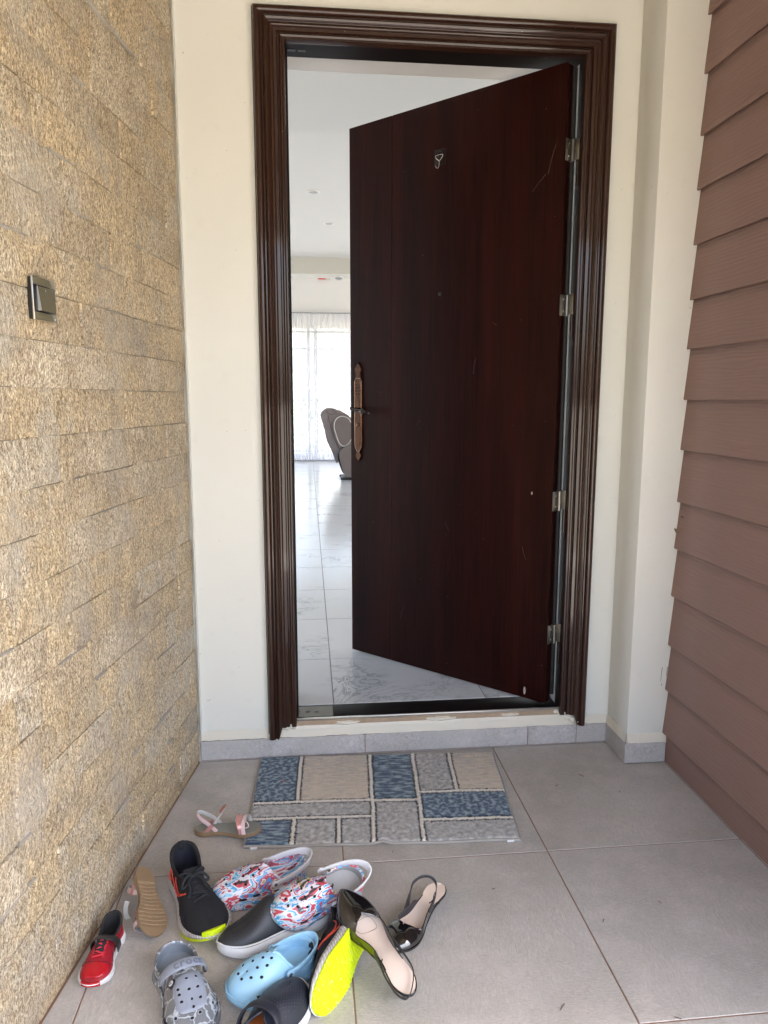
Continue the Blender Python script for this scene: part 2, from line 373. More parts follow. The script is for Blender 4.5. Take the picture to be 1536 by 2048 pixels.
def pw(tab):
    """smooth monotone interpolation of a table"""
    xs = [a for a, _ in tab]; ys = [b for _, b in tab]; n = len(xs)
    d = [(ys[i + 1] - ys[i]) / (xs[i + 1] - xs[i]) for i in range(n - 1)]
    m = [d[0]] + [0 if d[i - 1] * d[i] <= 0 else 2 * d[i - 1] * d[i] / (d[i - 1] + d[i]) for i in range(1, n - 1)] + [d[-1]]
    def f(x):
        if x <= xs[0]: return ys[0]
        if x >= xs[-1]: return ys[-1]
        i = 0
        while x > xs[i + 1]: i += 1
        h = xs[i + 1] - xs[i]; t = (x - xs[i]) / h
        return ((2 * t ** 3 - 3 * t * t + 1) * ys[i] + (t ** 3 - 2 * t * t + t) * h * m[i] + (-2 * t ** 3 + 3 * t * t) * ys[i + 1] + (t ** 3 - t * t) * h * m[i + 1])
    return f

# ================================================================= THE SETTING
XL, KL = -0.4393, 0.1544           # stone wall: x at the door wall, flare per metre towards the camera
XR = 1.2583                        # siding wall
RX, RY = 1.1089, -0.1688           # pilaster
PORCH_H, OUT_Y = 2.95, -3.1
ZI = 0.15                          # room floor level
FT = 2.545
# ground outside, one sheet to the horizon
o = box('ground', -150, 150, -150, 150, -0.30, -0.14, m_ground); tag(o, kind='structure')
# porch floor: grout bed + tiles
pf = box('porch_floor', -1.35, 2.2, OUT_Y - 0.05, 0.0, -0.139, -0.0025, m_grout); tag(pf, kind='structure')
def flat_piece(name, pts, z0, z1, mat, parent, bev=0.0012):
    bm = bmesh.new()
    a = [bm.verts.new((x, y, z0)) for x, y in pts]; b = [bm.verts.new((x, y, z1)) for x, y in pts]
    n = len(pts); bm.faces.new(a[::-1]); top = bm.faces.new(b)
    for i in range(n): bm.faces.new([a[i], a[(i + 1) % n], b[(i + 1) % n], b[i]])
    bmesh.ops.bevel(bm, geom=list(top.edges), offset=bev, segments=1, affect='EDGES')
    return from_bm(name, bm, mat, parent)
def clip(pts, a, b, c):           # keep a*x+b*y<=c
    out = []
    for i in range(len(pts)):
        p, q = pts[i], pts[(i + 1) % len(pts)]; fp, fq = a * p[0] + b * p[1] - c, a * q[0] + b * q[1] - c
        if fp <= 0: out.append(p)
        if fp * fq < 0: t = fp / (fp - fq); out.append((p[0] + t * (q[0] - p[0]), p[1] + t * (q[1] - p[1])))
    return out
ys_ = [-0.003, -0.6496, -1.2510, -1.8520, -2.4530, -3.054, -3.655]; g = 0.0017
for j in range(len(ys_) - 1):
    for k in range(-3, 3):
        x0, x1 = 0.6554 + 0.6 * k, 0.6554 + 0.6 * (k + 1)
        sh = 0.0029 * 0.6 * 0
        pts = [(x0 + g, ys_[j + 1] + g), (x1 - g, ys_[j + 1] + g), (x1 - g, ys_[j] - g), (x0 + g, ys_[j] - g)]
        pts = clip(pts, -1, KL, -XL - 0.002)          # x >= XL + KL*y
        if pts and ys_[j] > -1.2: pts = clip(pts, 1, 0, XR + 0.012)
        if len(pts) < 3: continue
        if j == 0 and k == 1: pass
        area = abs(sum(pts[i][0] * pts[(i + 1) % len(pts)][1] - pts[(i + 1) % len(pts)][0] * pts[i][1] for i in range(len(pts)))) / 2
        if area < 0.002: continue
        flat_piece('floor_tile', pts, -0.0015, 0.0 + random.uniform(-0.0003, 0.0003), m_tile, pf)

# ---- plaster wall with the doorway
pw_root = empty('plaster_wall', (0, 0.0, 0))
tag(pw_root, 'cream plastered wall around the front door, with grey skirting tiles', 'wall', kind='thing')
bm = bmesh.new()
JX0, JX1 = -0.150, 0.975           # rough opening
add_box(bm, XL - 0.30, JX0, 0.008, 0.24, -0.10, PORCH_H)
add_box(bm, JX1, 1.45, 0.008, 0.24, -0.10, PORCH_H)
add_box(bm, JX0, JX1, 0.008, 0.24, 2.47, PORCH_H)
add_box(bm, JX0, JX1, 0.008, 0.24, -0.10, 0.128)
from_bm('plaster', bm, m_plaster, pw_root)
def wavy_strip(name, pts_lo, pts_hi, th, mat, parent, nrm, rough=0.004, n=120, seed=0):
    """plaster band between two lines with a ragged lower edge"""
    bm = bmesh.new(); A = []; lo0, lo1 = Vector(pts_lo[0]), Vector(pts_lo[1]); hi0, hi1 = Vector(pts_hi[0]), Vector(pts_hi[1]); nrm = Vector(nrm)
    for i in range(n + 1):
        t = i / n; lo = lo0.lerp(lo1, t); hi = hi0.lerp(hi1, t); d = (hi - lo).normalized()
        w1 = noise.noise(Vector((t * 60, seed, 0))) * rough + noise.noise(Vector((t * 14, seed, 3))) * rough
        w2 = noise.noise(Vector((t * 35, seed, 9))) * rough * 1.0
        th_ = th * (1 + 0.35 * noise.noise(Vector((t * 25, seed, 5))))
        lo = lo + d * w1; hi = hi + d * w2
        A.append([bm.verts.new(lo), bm.verts.new(lo + nrm * th_), bm.verts.new(lo.lerp(hi, .5) + nrm * th_ * .8), bm.verts.new(hi + nrm * 0.001), bm.verts.new(hi)])
    for a, b in zip(A, A[1:]):
        for k in range(4): bm.faces.new([a[k], b[k], b[k + 1], a[k + 1]])
    return from_bm(name, bm, mat, parent, 40)
SKH = 0.077
wavy_strip('plaster_fillet', [(XL, 0.007, SKH + .001), (RX, 0.007, SKH - .002)], [(XL, 0.007, SKH + 0.036), (RX, 0.007, SKH + 0.033)], 0.0065, m_fillet, pw_root, (0, -1, 0), 0.0035, 260, 1)
# thicker rough ridge of mortar below the sill
wavy_strip('mortar_edge', [(-0.16, 0.006, 0.108), (0.97, 0.006, 0.108)], [(-0.16, 0.006, 0.132), (0.97, 0.006, 0.130)], 0.011, m_fillet, pw_root, (0, -1, 0), 0.006, 300, 4)
def ragged_blob(name, x, z, w, h, seed, mat, parent, y=-0.002):
    bm = bmesh.new(); n = 26; c = bm.verts.new((x, y - 0.010, z)); ring = []; ring2 = []
    for k in range(n):
        a = 2 * PI * k / n; r = 1 + 0.45 * noise.noise(Vector((math.cos(a) * 2.5, math.sin(a) * 2.5, seed)))
        ring.append(bm.verts.new((x + w * r * math.cos(a), y + 0.01, z + h * r * math.sin(a)))); ring2.append(bm.verts.new((x + .75 * w * r * math.cos(a), y - 0.006, z + .75 * h * r * math.sin(a))))
    for k in range(n):
        bm.faces.new([ring[k], ring[(k + 1) % n], ring2[(k + 1) % n], ring2[k]]); bm.faces.new([ring2[k], ring2[(k + 1) % n], c])
    return from_bm(name, bm, mat, parent, 60)
for i, (x, z, w, h) in enumerate([(-0.150, 0.094, .016, .012), (-0.128, 0.120, .026, .012), (-0.10, .124, .018, .014), (-.182, .088, .012, .010), (0.925, .126, .018, .010), (.95, .112, .022, .013), (.985, .092, .016, .012), (.965, .100, .018, .014), (1.012, .088, .012, .009), (.90, .135, .012, .008), (.10, .128, .05, .008), (.45, .128, .06, .008), (.72, .131, .04, .006)]):
    ragged_blob('mortar_lump', x, z, w, h, i, m_fillet, pw_root, -0.004)
# skirting tiles on the plaster wall
for x0, x1 in ((XL + 0.004, 0.167), (0.167, 0.792), (0.792, 0.984), (0.984, RX)):
    box('skirting_tile', x0 + .0012, x1 - .0012, -0.0022, 0.0072, 0.0035, SKH + random.uniform(-.001, .001), m_skirt, pw_root, 0.0007, seg=1)
box('skirting_grout', XL + 0.004, RX, 0.0005, 0.0074, 0.0005, SKH - .002, m_grout, pw_root)
# ragged paint line down the corner by the stone wall
bm = bmesh.new(); prev = None
for i in range(420):
    z = SKH + i * (PORCH_H - SKH) / 419; w = 0.004 + 0.009 * noise.noise(Vector((z * 22, 0, 0))) + 0.008 * noise.noise(Vector((z * 90, 4, 0))) + 0.012 * max(0, noise.noise(Vector((z * 6, 7, 0))))
    w = max(.0015, w); a = bm.verts.new((XL - 0.003, 0.0075, z)); b = bm.verts.new((XL + 0.0075, -w, z)); c = bm.verts.new((XL + 0.0105, 0.0075, z))
    if prev: bm.faces.new([prev[0], a, b, prev[1]]); bm.faces.new([prev[1], b, c, prev[2]])
    prev = (a, b, c)
from_bm('paint_edge', bm, m_plaster, pw_root, 60)

# ---- pilaster
pr = empty('plaster_pilaster', (RX, RY, 0))
tag(pr, 'cream plastered pilaster between the door wall and the brown siding', 'pilaster')
def L_(o, base): o.location = Vector(o.location) - Vector(base); return o
b_ = (RX, RY, 0)
L_(box('plaster', RX + 0.0, 1.262, RY + 0.0, 0.0078, SKH - .01, PORCH_H, m_plaster, pr, 0.004), b_)
L_(wavy_strip('plaster_fillet', [(RX, RY, SKH + .001), (XR + .003, RY, SKH - .004)], [(RX, RY, SKH + .035), (XR + .003, RY, SKH + .034)], .0065, m_fillet, pr, (0, -1, 0), .003, 60, 8), b_)
L_(wavy_strip('plaster_fillet', [(RX, 0.007, SKH + .001), (RX, RY, SKH)], [(RX, 0.007, SKH + .033), (RX, RY, SKH + .035)], .0065, m_fillet, pr, (-1, 0, 0), .003, 60, 9), b_)
L_(box('skirting_tile', RX - .008, RX + .004, RY - .001, -0.0035, .0035, SKH + .001, m_skirt, pr, .0007, seg=1), b_)
L_(box('skirting_tile', RX - .008, XR - .004, RY - .0095, RY - .0015, .0035, SKH + .001, m_skirt, pr, .0007, seg=1), b_)
L_(box('skirting_core', RX - .002, XR + .002, RY + .001, .005, .0005, SKH - .006, m_grout, pr), b_)
m_scuff = simple('dark_scuff', (0.05, 0.035, 0.025), 0.8)
for (x, z, h, w) in ((1.228, .335, .052, .0013), (1.2475, .345, .035, .0014), (1.230, .296, .006, .002)):
    bm = bmesh.new(); add_box(bm, x - w, x + w * .4, RY - .0008, RY - .0002, z - h / 2, z + h / 2)
    for v in bm.verts:
        if v.co.z < z: v.co.x -= h * .09; v.co.x = x - h * .05 + (v.co.x - (x - h * .05)) * .5
    L_(from_bm('scratch', bm, m_scuff, pr), b_)

# ---- stone clad wall
sw = empty('stone_wall', (XL, 0, 0)); tag(sw, 'wall on the left clad in rough golden quartzite strips', 'wall', kind='thing')
WLEN = 2.9; W1 = 1.75
nrmL = Vector((1, -KL, 0)).normalized(); dirL = Vector((-KL, -1, 0)).normalized()    # dirL runs towards the camera
def SW(s, z, d=0.0): return Vector((0, 0, 0)) + dirL * s + nrmL * d + Vector((0, 0, z))
bm = bmesh.new()
c = [SW(-.05, -.1, -.006), SW(WLEN, -.1, -.006), SW(WLEN, -.1, -.22), SW(-.05, -.1, -.22)]
lo = [bm.verts.new(p) for p in c]; hi = [bm.verts.new(p + Vector((0, 0, PORCH_H + .1))) for p in c]
bm.faces.new(lo); bm.faces.new(hi[::-1])
for i in range(4): bm.faces.new([lo[i], lo[(i + 1) % 4], hi[(i + 1) % 4], hi[i]])
from_bm('grout_bed', bm, m_grout_w, sw)
rows = [0.0, 0.045]
z = 0.045
while z < PORCH_H - .02:
    z += 0.1003; rows.append(min(z, PORCH_H))
# align with the measured joints (0.427, 0.73, 0.834, 0.935, 1.037, 1.135, 1.339, 1.439, 1.647, 1.746)
rows = [0.0, 0.028] + [0.0285 + 0.1008 * k - 0.0285 + 0.024 + .002 * math.sin(k * 2.1) for k in range(1, 30)]
rows = [r for r in rows if r < PORCH_H - .03] + [PORCH_H]
cnt = 0
rs = random.Random(11)
for j in range(len(rows) - 1):
    z0, z1 = rows[j], rows[j + 1]; s = 0.001 - rs.uniform(0, .0)
    first = True
    while s < W1 - .01:
        ln = rs.choice([.10, .14, .18, .22, .26, .32, .40]) * rs.uniform(.9, 1.1)
        if first: ln *= rs.uniform(.3, 1.0); first = False
        if s >= W1: break
        e = min(s + ln, W1)
        if W1 - e < .06: e = W1
        gh = rs.choice([.0003, .0006, .0009, .0016]); gw = rs.choice([.0004, .0012, .0022])
        dep = rs.uniform(-.0018, .0022)
        bm = bmesh.new(); nx = max(2, int((e - s) / .045)); nz = 3 if z1 - z0 > .05 else 1
        sd = rs.uniform(0, 99); F = []
        tilt = rs.uniform(-.012, .012); sk_ = rs.uniform(-.0012, .0012); cs, cz = (s + e) / 2, (z0 + z1) / 2
        for a in range(nx + 1):
            col_ = []
            for b in range(nz + 1):
                u, v = a / nx, b / nz; ss = s + gw + (e - s - 2 * gw) * u; zz = z0 + gh + (z1 - z0 - 2 * gh) * v
                edge = (a in (0, nx)) or (b in (0, nz))
                if b in (0, nz): zz += sk_ * (u - .5) * 2 + .0011 * noise.noise(Vector((ss * 30, j, sd)))
                d = dep + tilt * (ss - cs) + .0035 * noise.noise(Vector((ss * 22, zz * 22, sd))) + (-.0020 if edge else .0010)
                col_.append(bm.verts.new(SW(ss - cs, zz - cz, d)))
            F.append(col_)
        for a in range(nx):
            for b in range(nz): bm.faces.new([F[a][b], F[a + 1][b], F[a + 1][b + 1], F[a][b + 1]])
        edges = [f for f in F[0]] + [F[a][nz] for a in range(1, nx + 1)] + [F[nx][b] for b in range(nz - 1, -1, -1)] + [F[a][0] for a in range(nx - 1, 0, -1)]
        back = [bm.verts.new(v.co - nrmL * .014) for v in edges]; n = len(edges)
        for k in range(n): bm.faces.new([edges[k], edges[(k + 1) % n], back[(k + 1) % n], back[k]])
        o = from_bm('stone', bm, m_stone, sw, 60); o.location = SW(cs, cz, 0)
        cnt += 1; s = e
bm = bmesh.new()
for j in range(len(rows) - 1):
    s = W1
    while s < WLEN - .02:
        e = min(s + rs.uniform(.2, .5), WLEN); d = rs.uniform(-.001, .003)
        q = [bm.verts.new(SW(a, b, c)) for a, b, c in ((s + .001, rows[j] + .001, d), (e - .001, rows[j] + .001, d), (e - .001, rows[j + 1] - .001, d), (s + .001, rows[j + 1] - .001, d))]
        k = [bm.verts.new(v.co - nrmL * .012) for v in q]; bm.faces.new(q)
        for i in range(4): bm.faces.new([q[i], q[(i + 1) % 4], k[(i + 1) % 4], k[i]])
        s = e
tag(from_bm('far_stones', bm, m_stone, sw), kind='stuff')
# smeared grey grout here and there over the joints
m_smear = simple('grout_smear', (0.36, 0.345, 0.315), 0.85, scale=120, bstr=.5)
for k in range(34):
    j = rs.randrange(2, len(rows) - 2); s0 = rs.uniform(.05, 1.2); l = rs.uniform(.03, .16); n = 14
    vert = False
    bm = bmesh.new(); A = []
    for i in range(n + 1):
        t = i / n; w = (.0030 * math.sin(PI * t) ** .5 + .0001) * (.6 + 1.2 * abs(noise.noise(Vector((t * 11, k, 0)))))
        ss, zz = (s0 + l * t, rows[j]) if not vert else (s0, rows[j] + .1 * t)
        ds, dz = (0, w) if not vert else (w, 0)
        A.append((bm.verts.new(SW(ss - ds, zz - dz, -.001)), bm.verts.new(SW(ss, zz, .0045)), bm.verts.new(SW(ss + ds, zz + dz, -.001))))
    for a, b in zip(A, A[1:]):
        bm.faces.new([a[0], b[0], b[1], a[1]]); bm.faces.new([a[1], b[1], b[2], a[2]])
    from_bm('grout_smear', bm, m_smear, sw, 60)

# ---- brown siding wall
sd_ = empty('siding_wall', (XR, RY, 0)); tag(sd_, 'wall on the right covered in overlapping reddish brown boards', 'wall', kind='thing')
box('sheathing', .004, .20, -1.33, .30, -0.1, PORCH_H, m_siding, sd_)
zs = [0.0, .110, .277, .444, .6255, .7965, .9625, 1.142, 1.312, 1.480, 1.6405, 1.815, 1.987, 2.153, 2.337, 2.51, 2.68, 2.85]
for j in range(len(zs)):
    z0 = zs[j]; z1 = (zs[j + 1] if j + 1 < len(zs) else PORCH_H) + (.016 if j + 1 < len(zs) else 0)
    bm = bmesh.new(); lay = bm.verts.layers.float.new('lap_shade'); n = 30; A = []
    for i in range(n + 1):
        y = .0 - 1.35 * (i / n) + (.003 if i == 0 else 0)
        dz = .0012 * noise.noise(Vector((y * 6, j * 3.1, 0))) + .0006 * noise.noise(Vector((y * 40, j * 3.1, 0)))
        out = -.015 if j else -.001
        xo = out + .0012 * noise.noise(Vector((y * 4, j, 5)))
        zt_ = z1 - (.016 if j + 1 < len(zs) else 0); xa = lambda z: out + (-.0005 - out) * (z - z0) / (z1 - z0) if j else out
        A.append([bm.verts.new((xo + .010, y, z0 + dz + .0015)), bm.verts.new((xo + .002, y, z0 + dz)), bm.verts.new((xo, y, z0 + dz + .003)), bm.verts.new((xa(zt_ - .035), y, zt_ - .035)), bm.verts.new((xa(zt_ - .004), y, zt_ - .004)), bm.verts.new((xa(z1), y, z1)), bm.verts.new((.006, y, z1))])
    for a, b in zip(A, A[1:]):
        for k in range(6): bm.faces.new([a[k], b[k], b[k + 1], a[k + 1]])
    bm.faces.new(A[0]); bm.faces.new(A[-1][::-1])
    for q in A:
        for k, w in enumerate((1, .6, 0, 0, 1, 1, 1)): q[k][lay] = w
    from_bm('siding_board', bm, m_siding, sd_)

# ---- porch ceiling
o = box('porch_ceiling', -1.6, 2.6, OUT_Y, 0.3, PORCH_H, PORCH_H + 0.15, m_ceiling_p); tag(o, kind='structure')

o = box('added_shade_beam', -1.6, 2.6, OUT_Y - .2, OUT_Y - .001, 2.50, PORCH_H + .15, m_plaster); tag(o, kind='structure')  # unseen beam added to keep high sky light off the upper wall
# ================================================================= DOOR FRAME
fr = empty('door_frame', (0.413, 0, 0)); tag(fr, 'dark brown varnished moulded frame fixed around the doorway', 'door frame')
FL, FR_ = -0.1847, 1.0110
PROF = [(0, -.012), (0, .015), (.002, .020), (.006, .0235), (.012, .025), (.018, .0235), (.022, .0195), (.025, .013), (.029, .0125), (.031, .020), (.034, .026), (.039, .0285), (.044, .0265), (.048, .0205),
        (.050, .0195), (.053, .0225), (.057, .0235), (.061, .0215), (.064, .016), (.074, .0150), (.077, .009), (.081, .009), (.0825, .015), (.086, .018), (.090, .0170), (.092, .0150), (.094, .0165), (.098, .0160), (.100, .012), (.100, -.012)]
def casing(kind):
    bm = bmesh.new(); A = []
    for (u, d) in PROF:
        zb = .080 + .045 * min(1, max(0, (u - .035) / .012)) if u > .035 else .080
        if kind == 'L': a, b = (FL + u, -d, zb), (FL + u, -d, FT - u)
        elif kind == 'R': a, b = (FR_ - u, -d, zb), (FR_ - u, -d, FT - u)
        else: a, b = (FL + u, -d, FT - u), (FR_ - u, -d, FT - u)
        n = 1
        A.append([bm.verts.new(a), bm.verts.new(b)])
    for a, b in zip(A, A[1:]): bm.faces.new([a[0], a[1], b[1], b[0]])
    o = from_bm('casing', bm, m_casing if kind != 'T' else m_casing_h, fr, 42); o.location.x -= .413
casing('L'); casing('R'); casing('T')
def fbox(name, *a, **k):
    o = box(name, *a, **k); o.location.x -= .413; return o
# steel lining behind the casing: stepped jambs and head
fbox('jamb', -.150, -.0852, .012, .115, .10, 2.449, m_steel_dark, fr)
fbox('jamb', .9113, .975, .012, .048, .10, 2.449, m_steel_dark, fr)
fbox('head', -.150, .975, .012, .115, 2.450, 2.48, m_steel_dark, fr)
fbox('jamb_stop', -.0852, -.079, .050, .115, .150, 2.4485, m_steel_dark, fr)
# inner plaster reveals
fbox('reveal', -.150, -.085, .1155, .245, .10, 2.47, m_white, fr)
fbox('reveal', .9165, .975, .0485, .245, .10, 2.47, m_white, fr)
fbox('lintel', -.150, .975, .1155, .245, 2.462, 2.50, m_white, fr)
# sill
fbox('sill', -.0852, .9113, .004, .115, .128, .1485, m_steel_dark, fr, .002)
fbox('sill_lip', -.0852, .9113, -.0045, .0035, .141, .1505, m_silver, fr, .001)
fbox('sill_worn_plate', -.083, .05, .012, .105, .1487, .1493, m_sill, fr)
m_rust = simple('broken_mortar', (0.36, 0.27, 0.19), 0.95, var=.5, scale=40, bstr=.8)
fbox('bare_mortar', -.10, .93, -.0025, .0075, .122, .1405, m_rust, fr)
tube('edge_gap', [(FL - .413 - .001, -.001, .085), (FL - .413 - .001, -.001, FT)], .0028, m_black, fr, 6)
tube('edge_gap', [(FR_ - .413 + .001, -.001, .085), (FR_ - .413 + .001, -.001, FT)], .0018, m_black, fr, 6)
for (x, z) in ((-.064, 2.4492), (-.030, 2.4492)):
    o = box('latch_hole', x - .0125 - .413, x + .0125 - .413, .060, .074, z - .0004, z + .0004, m_black, fr)
for (x, y) in ((-.045, .055), (-.012, .052)):
    lathe('latch_hole', [(0.001, 0), (.009, 0), (.009, .0004), (.001, .0004)], Matrix.Translation((x - .413, y, .1494)), m_black, fr, 12)

# ================================================================= DOOR LEAF
A_ = Vector((.860, .015, .160)); ang = math.atan2(.7034, -.7108); DLEN, DH, DT = .982, 2.276, .056
dr = empty('front_door', A_, ang); tag(dr, 'dark mahogany brown front door standing half open into the room', 'door')
# local: x along the leaf to its free edge, -y into its thickness
GX = .752
box('door_panel', .0, GX - .0012, -.006, 0, 0, DH, m_door, dr, .0012, seg=1)
box('door_panel', GX + .0012, DLEN, -.006, 0, 0, DH, m_door, dr, .0012, seg=1)
box('door_core', .004, DLEN - .002, -.050, -.0055, .002, DH - .002, m_door, dr)
box('hinge_edge', -.004, .004, -.034, -.0055, .004, DH - .006, m_door, dr)
tube('gasket', [(-.006, -.040, .03), (-.006, -.040, DH - .01)], .0095, m_rubber, dr, 10)
# handle set
HX, HZ = .932, 1.098                # lever height above leaf bottom
hp = empty('handle_plate'); hp.parent = dr; hp.location = (HX, 0, 0)
bpy.data.objects.remove(hp)
def prism_profile(name, pts, y0, y1, mat, parent, bev=.0015, seg=2, M=None):
    bm = bmesh.new(); f = [bm.verts.new((x, y0, z)) for x, z in pts]; b = [bm.verts.new((x, y1, z)) for x, z in pts]; n = len(pts)
    F = bm.faces.new(f); FB = bm.faces.new(b[::-1])
    for i in range(n): bm.faces.new([f[i], f[(i + 1) % n], b[(i + 1) % n], b[i]])
    if bev: bmesh.ops.bevel(bm, geom=list(FB.edges) , offset=bev, segments=seg, affect='EDGES')
    if M is not None: bmesh.ops.transform(bm, matrix=M, verts=bm.verts)
    return from_bm(name, bm, mat, parent, 40)
def sym(pts): return pts + [(-x, z) for x, z in pts[::-1] if abs(x) > 1e-6]
P1 = sym([(.0205, .925), (.0215, .95), (.0215, 1.245), (.0175, 1.262), (.012, 1.268), (.012, 1.272), (.0165, 1.278), (.018, 1.290), (.0, 1.3135)][::1])
P0 = [(0, .882), (.010, .897), (.0165, .908), (.014, .914), (.006, .918), (.0065, .924), (.014, .932), (.0215, .946), (.0215, 1.232), (.0175, 1.246), (.0115, 1.252), (.0105, 1.262), (.0155, 1.270), (.0185, 1.285), (.0, 1.3135)]
pts = [(HX + x, z) for x, z in P0] + [(HX - x, z) for x, z in P0[::-1] if x > 0]
hpl = prism_profile('handle_plate', pts, .0, .009, m_bronze, dr, .0022)
tube('plate_border', [(x, .0085, z) for x, z in [(HX + a * .86, 1.098 + (z - 1.098) * .985) for a, z in [(.0065, .924), (.014, .932), (.0215, .946), (.0215, 1.232), (.0175, 1.246), (-.0175, 1.246), (-.0215, 1.232), (-.0215, .946), (-.014, .932), (-.0065, .924)]]], .0016, m_copper_l, hpl, 6, True)
P2 = [(0, .948), (.009, .952), (.0125, .962), (.0125, 1.08), (0, 1.083)]
pts = [(HX + x, z) for x, z in P2] + [(HX - x, z) for x, z in P2[::-1] if x > 0]
prism_profile('plate_inlay', pts, .009, .0105, m_bronze, hpl, .0008)
P3 = [(0, 1.112), (.009, 1.118), (.011, 1.14), (.008, 1.155), (0, 1.165)]
pts = [(HX + x, z) for x, z in P3] + [(HX - x, z) for x, z in P3[::-1] if x > 0]
prism_profile('plate_inlay', pts, .009, .0105, m_bronze, hpl, .0008)
Ry = Matrix.Rotation(-PI / 2, 4, 'X')
lathe('keyhole', [(.009, 0), (.009, .003), (.006, .004), (.001, .004)], Matrix.Translation((HX, .0095, 1.043)) @ Ry, m_bronze, hpl, 16)
box('keyway', HX - .002, HX + .002, .0135, .0140, 1.039, 1.052, m_black, hpl)
for i in range(10):                 # scrollwork
    sx = 1 if i % 2 else -1; zz = 1.175 + .014 * (i // 2)
    add = []
    for k in range(14):
        a = k * .55; r = .0055 * (1 - k / 16); add.append((HX + sx * (.0085 + r * math.cos(a)) , .0095, zz + r * math.sin(a)))
    tube('scroll', add, .0013, m_bronze, hpl, 5)
bm = bmesh.new()
add_tube(bm, [(HX, .008, HZ + .012), (HX, .042, HZ + .012)], .0085, 14)
lev = from_bm('lever', bm, m_bronze_d, dr, 40)
Lx = lambda t: (HX + .012 - .10 * t, .047, HZ + .018 - .020 * t)
tube('lever_arm', [Lx(t / 16) for t in range(17)], [.004, .008, .0105, .008, .006, .0065, .0075, .0065, .006, .0065, .009, .0125, .0135, .012, .008, .004, .002], m_bronze_d, lev, 14)
lathe('lever_tip', [(.001, -.006), (.005, -.004), (.006, 0), (.005, .004), (.001, .006)], Matrix.Translation(Vector(Lx(1.06))), m_bronze_d, lev, 12)
lathe('peephole', [(.008, 0), (.008, .002), (.0055, .003), (.005, .0005), (.001, .0005)], Matrix.Translation((.51, -.0002, 1.564)) @ Ry, m_black, dr, 16)
# hinges
for hz in (2.158, 1.642, .943, .434):
    h = box('hinge', -.0095, -.0045, -.030, -.002, hz - .16 - .036, hz - .16 + .036, m_hinge, dr, .0012)
    box('hinge_leaf', -.0065, -.003, -.004, .0035, hz - .16 - .036, hz - .16 + .036, m_hinge, h, .0008)
    tube('knuckle', [(-.014, -.030, hz - .16 - .036), (-.014, -.030, hz - .16 + .036)], .0075, m_hinge, h, 12)
    box('hinge_plate', -.036, -.014, -.037, -.034, hz - .16 - .030, hz - .16 + .040, m_hinge, h, .0008)
    tube('hinge_pin', [(-.031, -.038, hz - .16 - .115), (-.031, -.038, hz - .16 - .03)], .0055, m_bronze_d, h, 10)
    for q in (-.020, .020):
        lathe('screw', [(.0035, 0), (.003, .0015), (.001, .0018)], Matrix.Translation((-.0096, -.011, hz - .16 + q)) @ Matrix.Rotation(-PI / 2, 4, 'Y'), m_silver, h, 8)
m_nick = simple('chipped_lacquer', (.42, .33, .30), .7)
for (x, z, w, h) in ((.087, .030, .005, .016), (.083, .807, .0035, .006)):
    lathe('chip', [(1, 0), (1, .0003), (.01, .0004)], Matrix.Translation((x, .0001, z)) @ Ry @ Matrix.Diagonal((w, h, 1, 1)), m_nick, dr, 12)
m_scr = simple('fine_scratch', (.085, .05, .042), .5)
for (x0, z0, x1, z1) in ((.06, 1.93, .035, 2.02), (.12, 1.88, .07, 1.93), (.45, .62, .47, .66), (.35, 1.25, .34, 1.31), (.62, 1.05, .60, 1.07), (.25, 1.43, .27, 1.44), (.7, .2, .68, .26), (.10, .55, .115, .60)):
    tube('scratch', [(x0, .0001, z0), ((x0 + x1) / 2 + .002, .0001, (z0 + z1) / 2), (x1, .0001, z1)], .0004, m_scr, dr, 4)
# hook stuck on the door
Mh = Matrix.Translation(A_) @ Matrix.Rotation(ang, 4, 'Z')
hk = empty('adhesive_hook', M=Mh @ Matrix.Translation((.516, .0005, 2.068)))
tag(hk, 'small adhesive pad with a wire hook stuck high on the dark door', 'hook')
m_pad = simple('clear_pad', (.012, .0065, .006), .3, Specular_IOR_Level=.3)
box('pad', -.026, .026, 0, .002, -.026, .034, m_pad, hk, .0008)
lathe('boss', [(.012, 0), (.009, .005), (.001, .007)], Matrix.Translation((0, .002, .014)) @ Ry, m_pad, hk, 14)
wire = smooth_path([(0, .008, -.012), (-.012, .008, -.001), (-.017, .008, .007), (-.013, .008, .011), (.013, .008, .011), (.017, .008, .007), (.012, .008, -.001), (0, .008, -.012), (0, .009, -.028), (.003, .010, -.035), (.008, .011, -.036), (.012, .012, -.031), (.012, .012, -.026)], 4)
tube('wire', wire, .0010, m_silver, hk, 6)

# ================================================================= LIGHT SWITCH on the stone wall
Msw = Matrix((tuple(-dirL), tuple(nrmL), (0, 0, 1))).transposed().to_4x4(); Msw.translation = Vector((XL, 0, 0)) + dirL * .929 + nrmL * .0045 + Vector((0, 0, 1.5165))
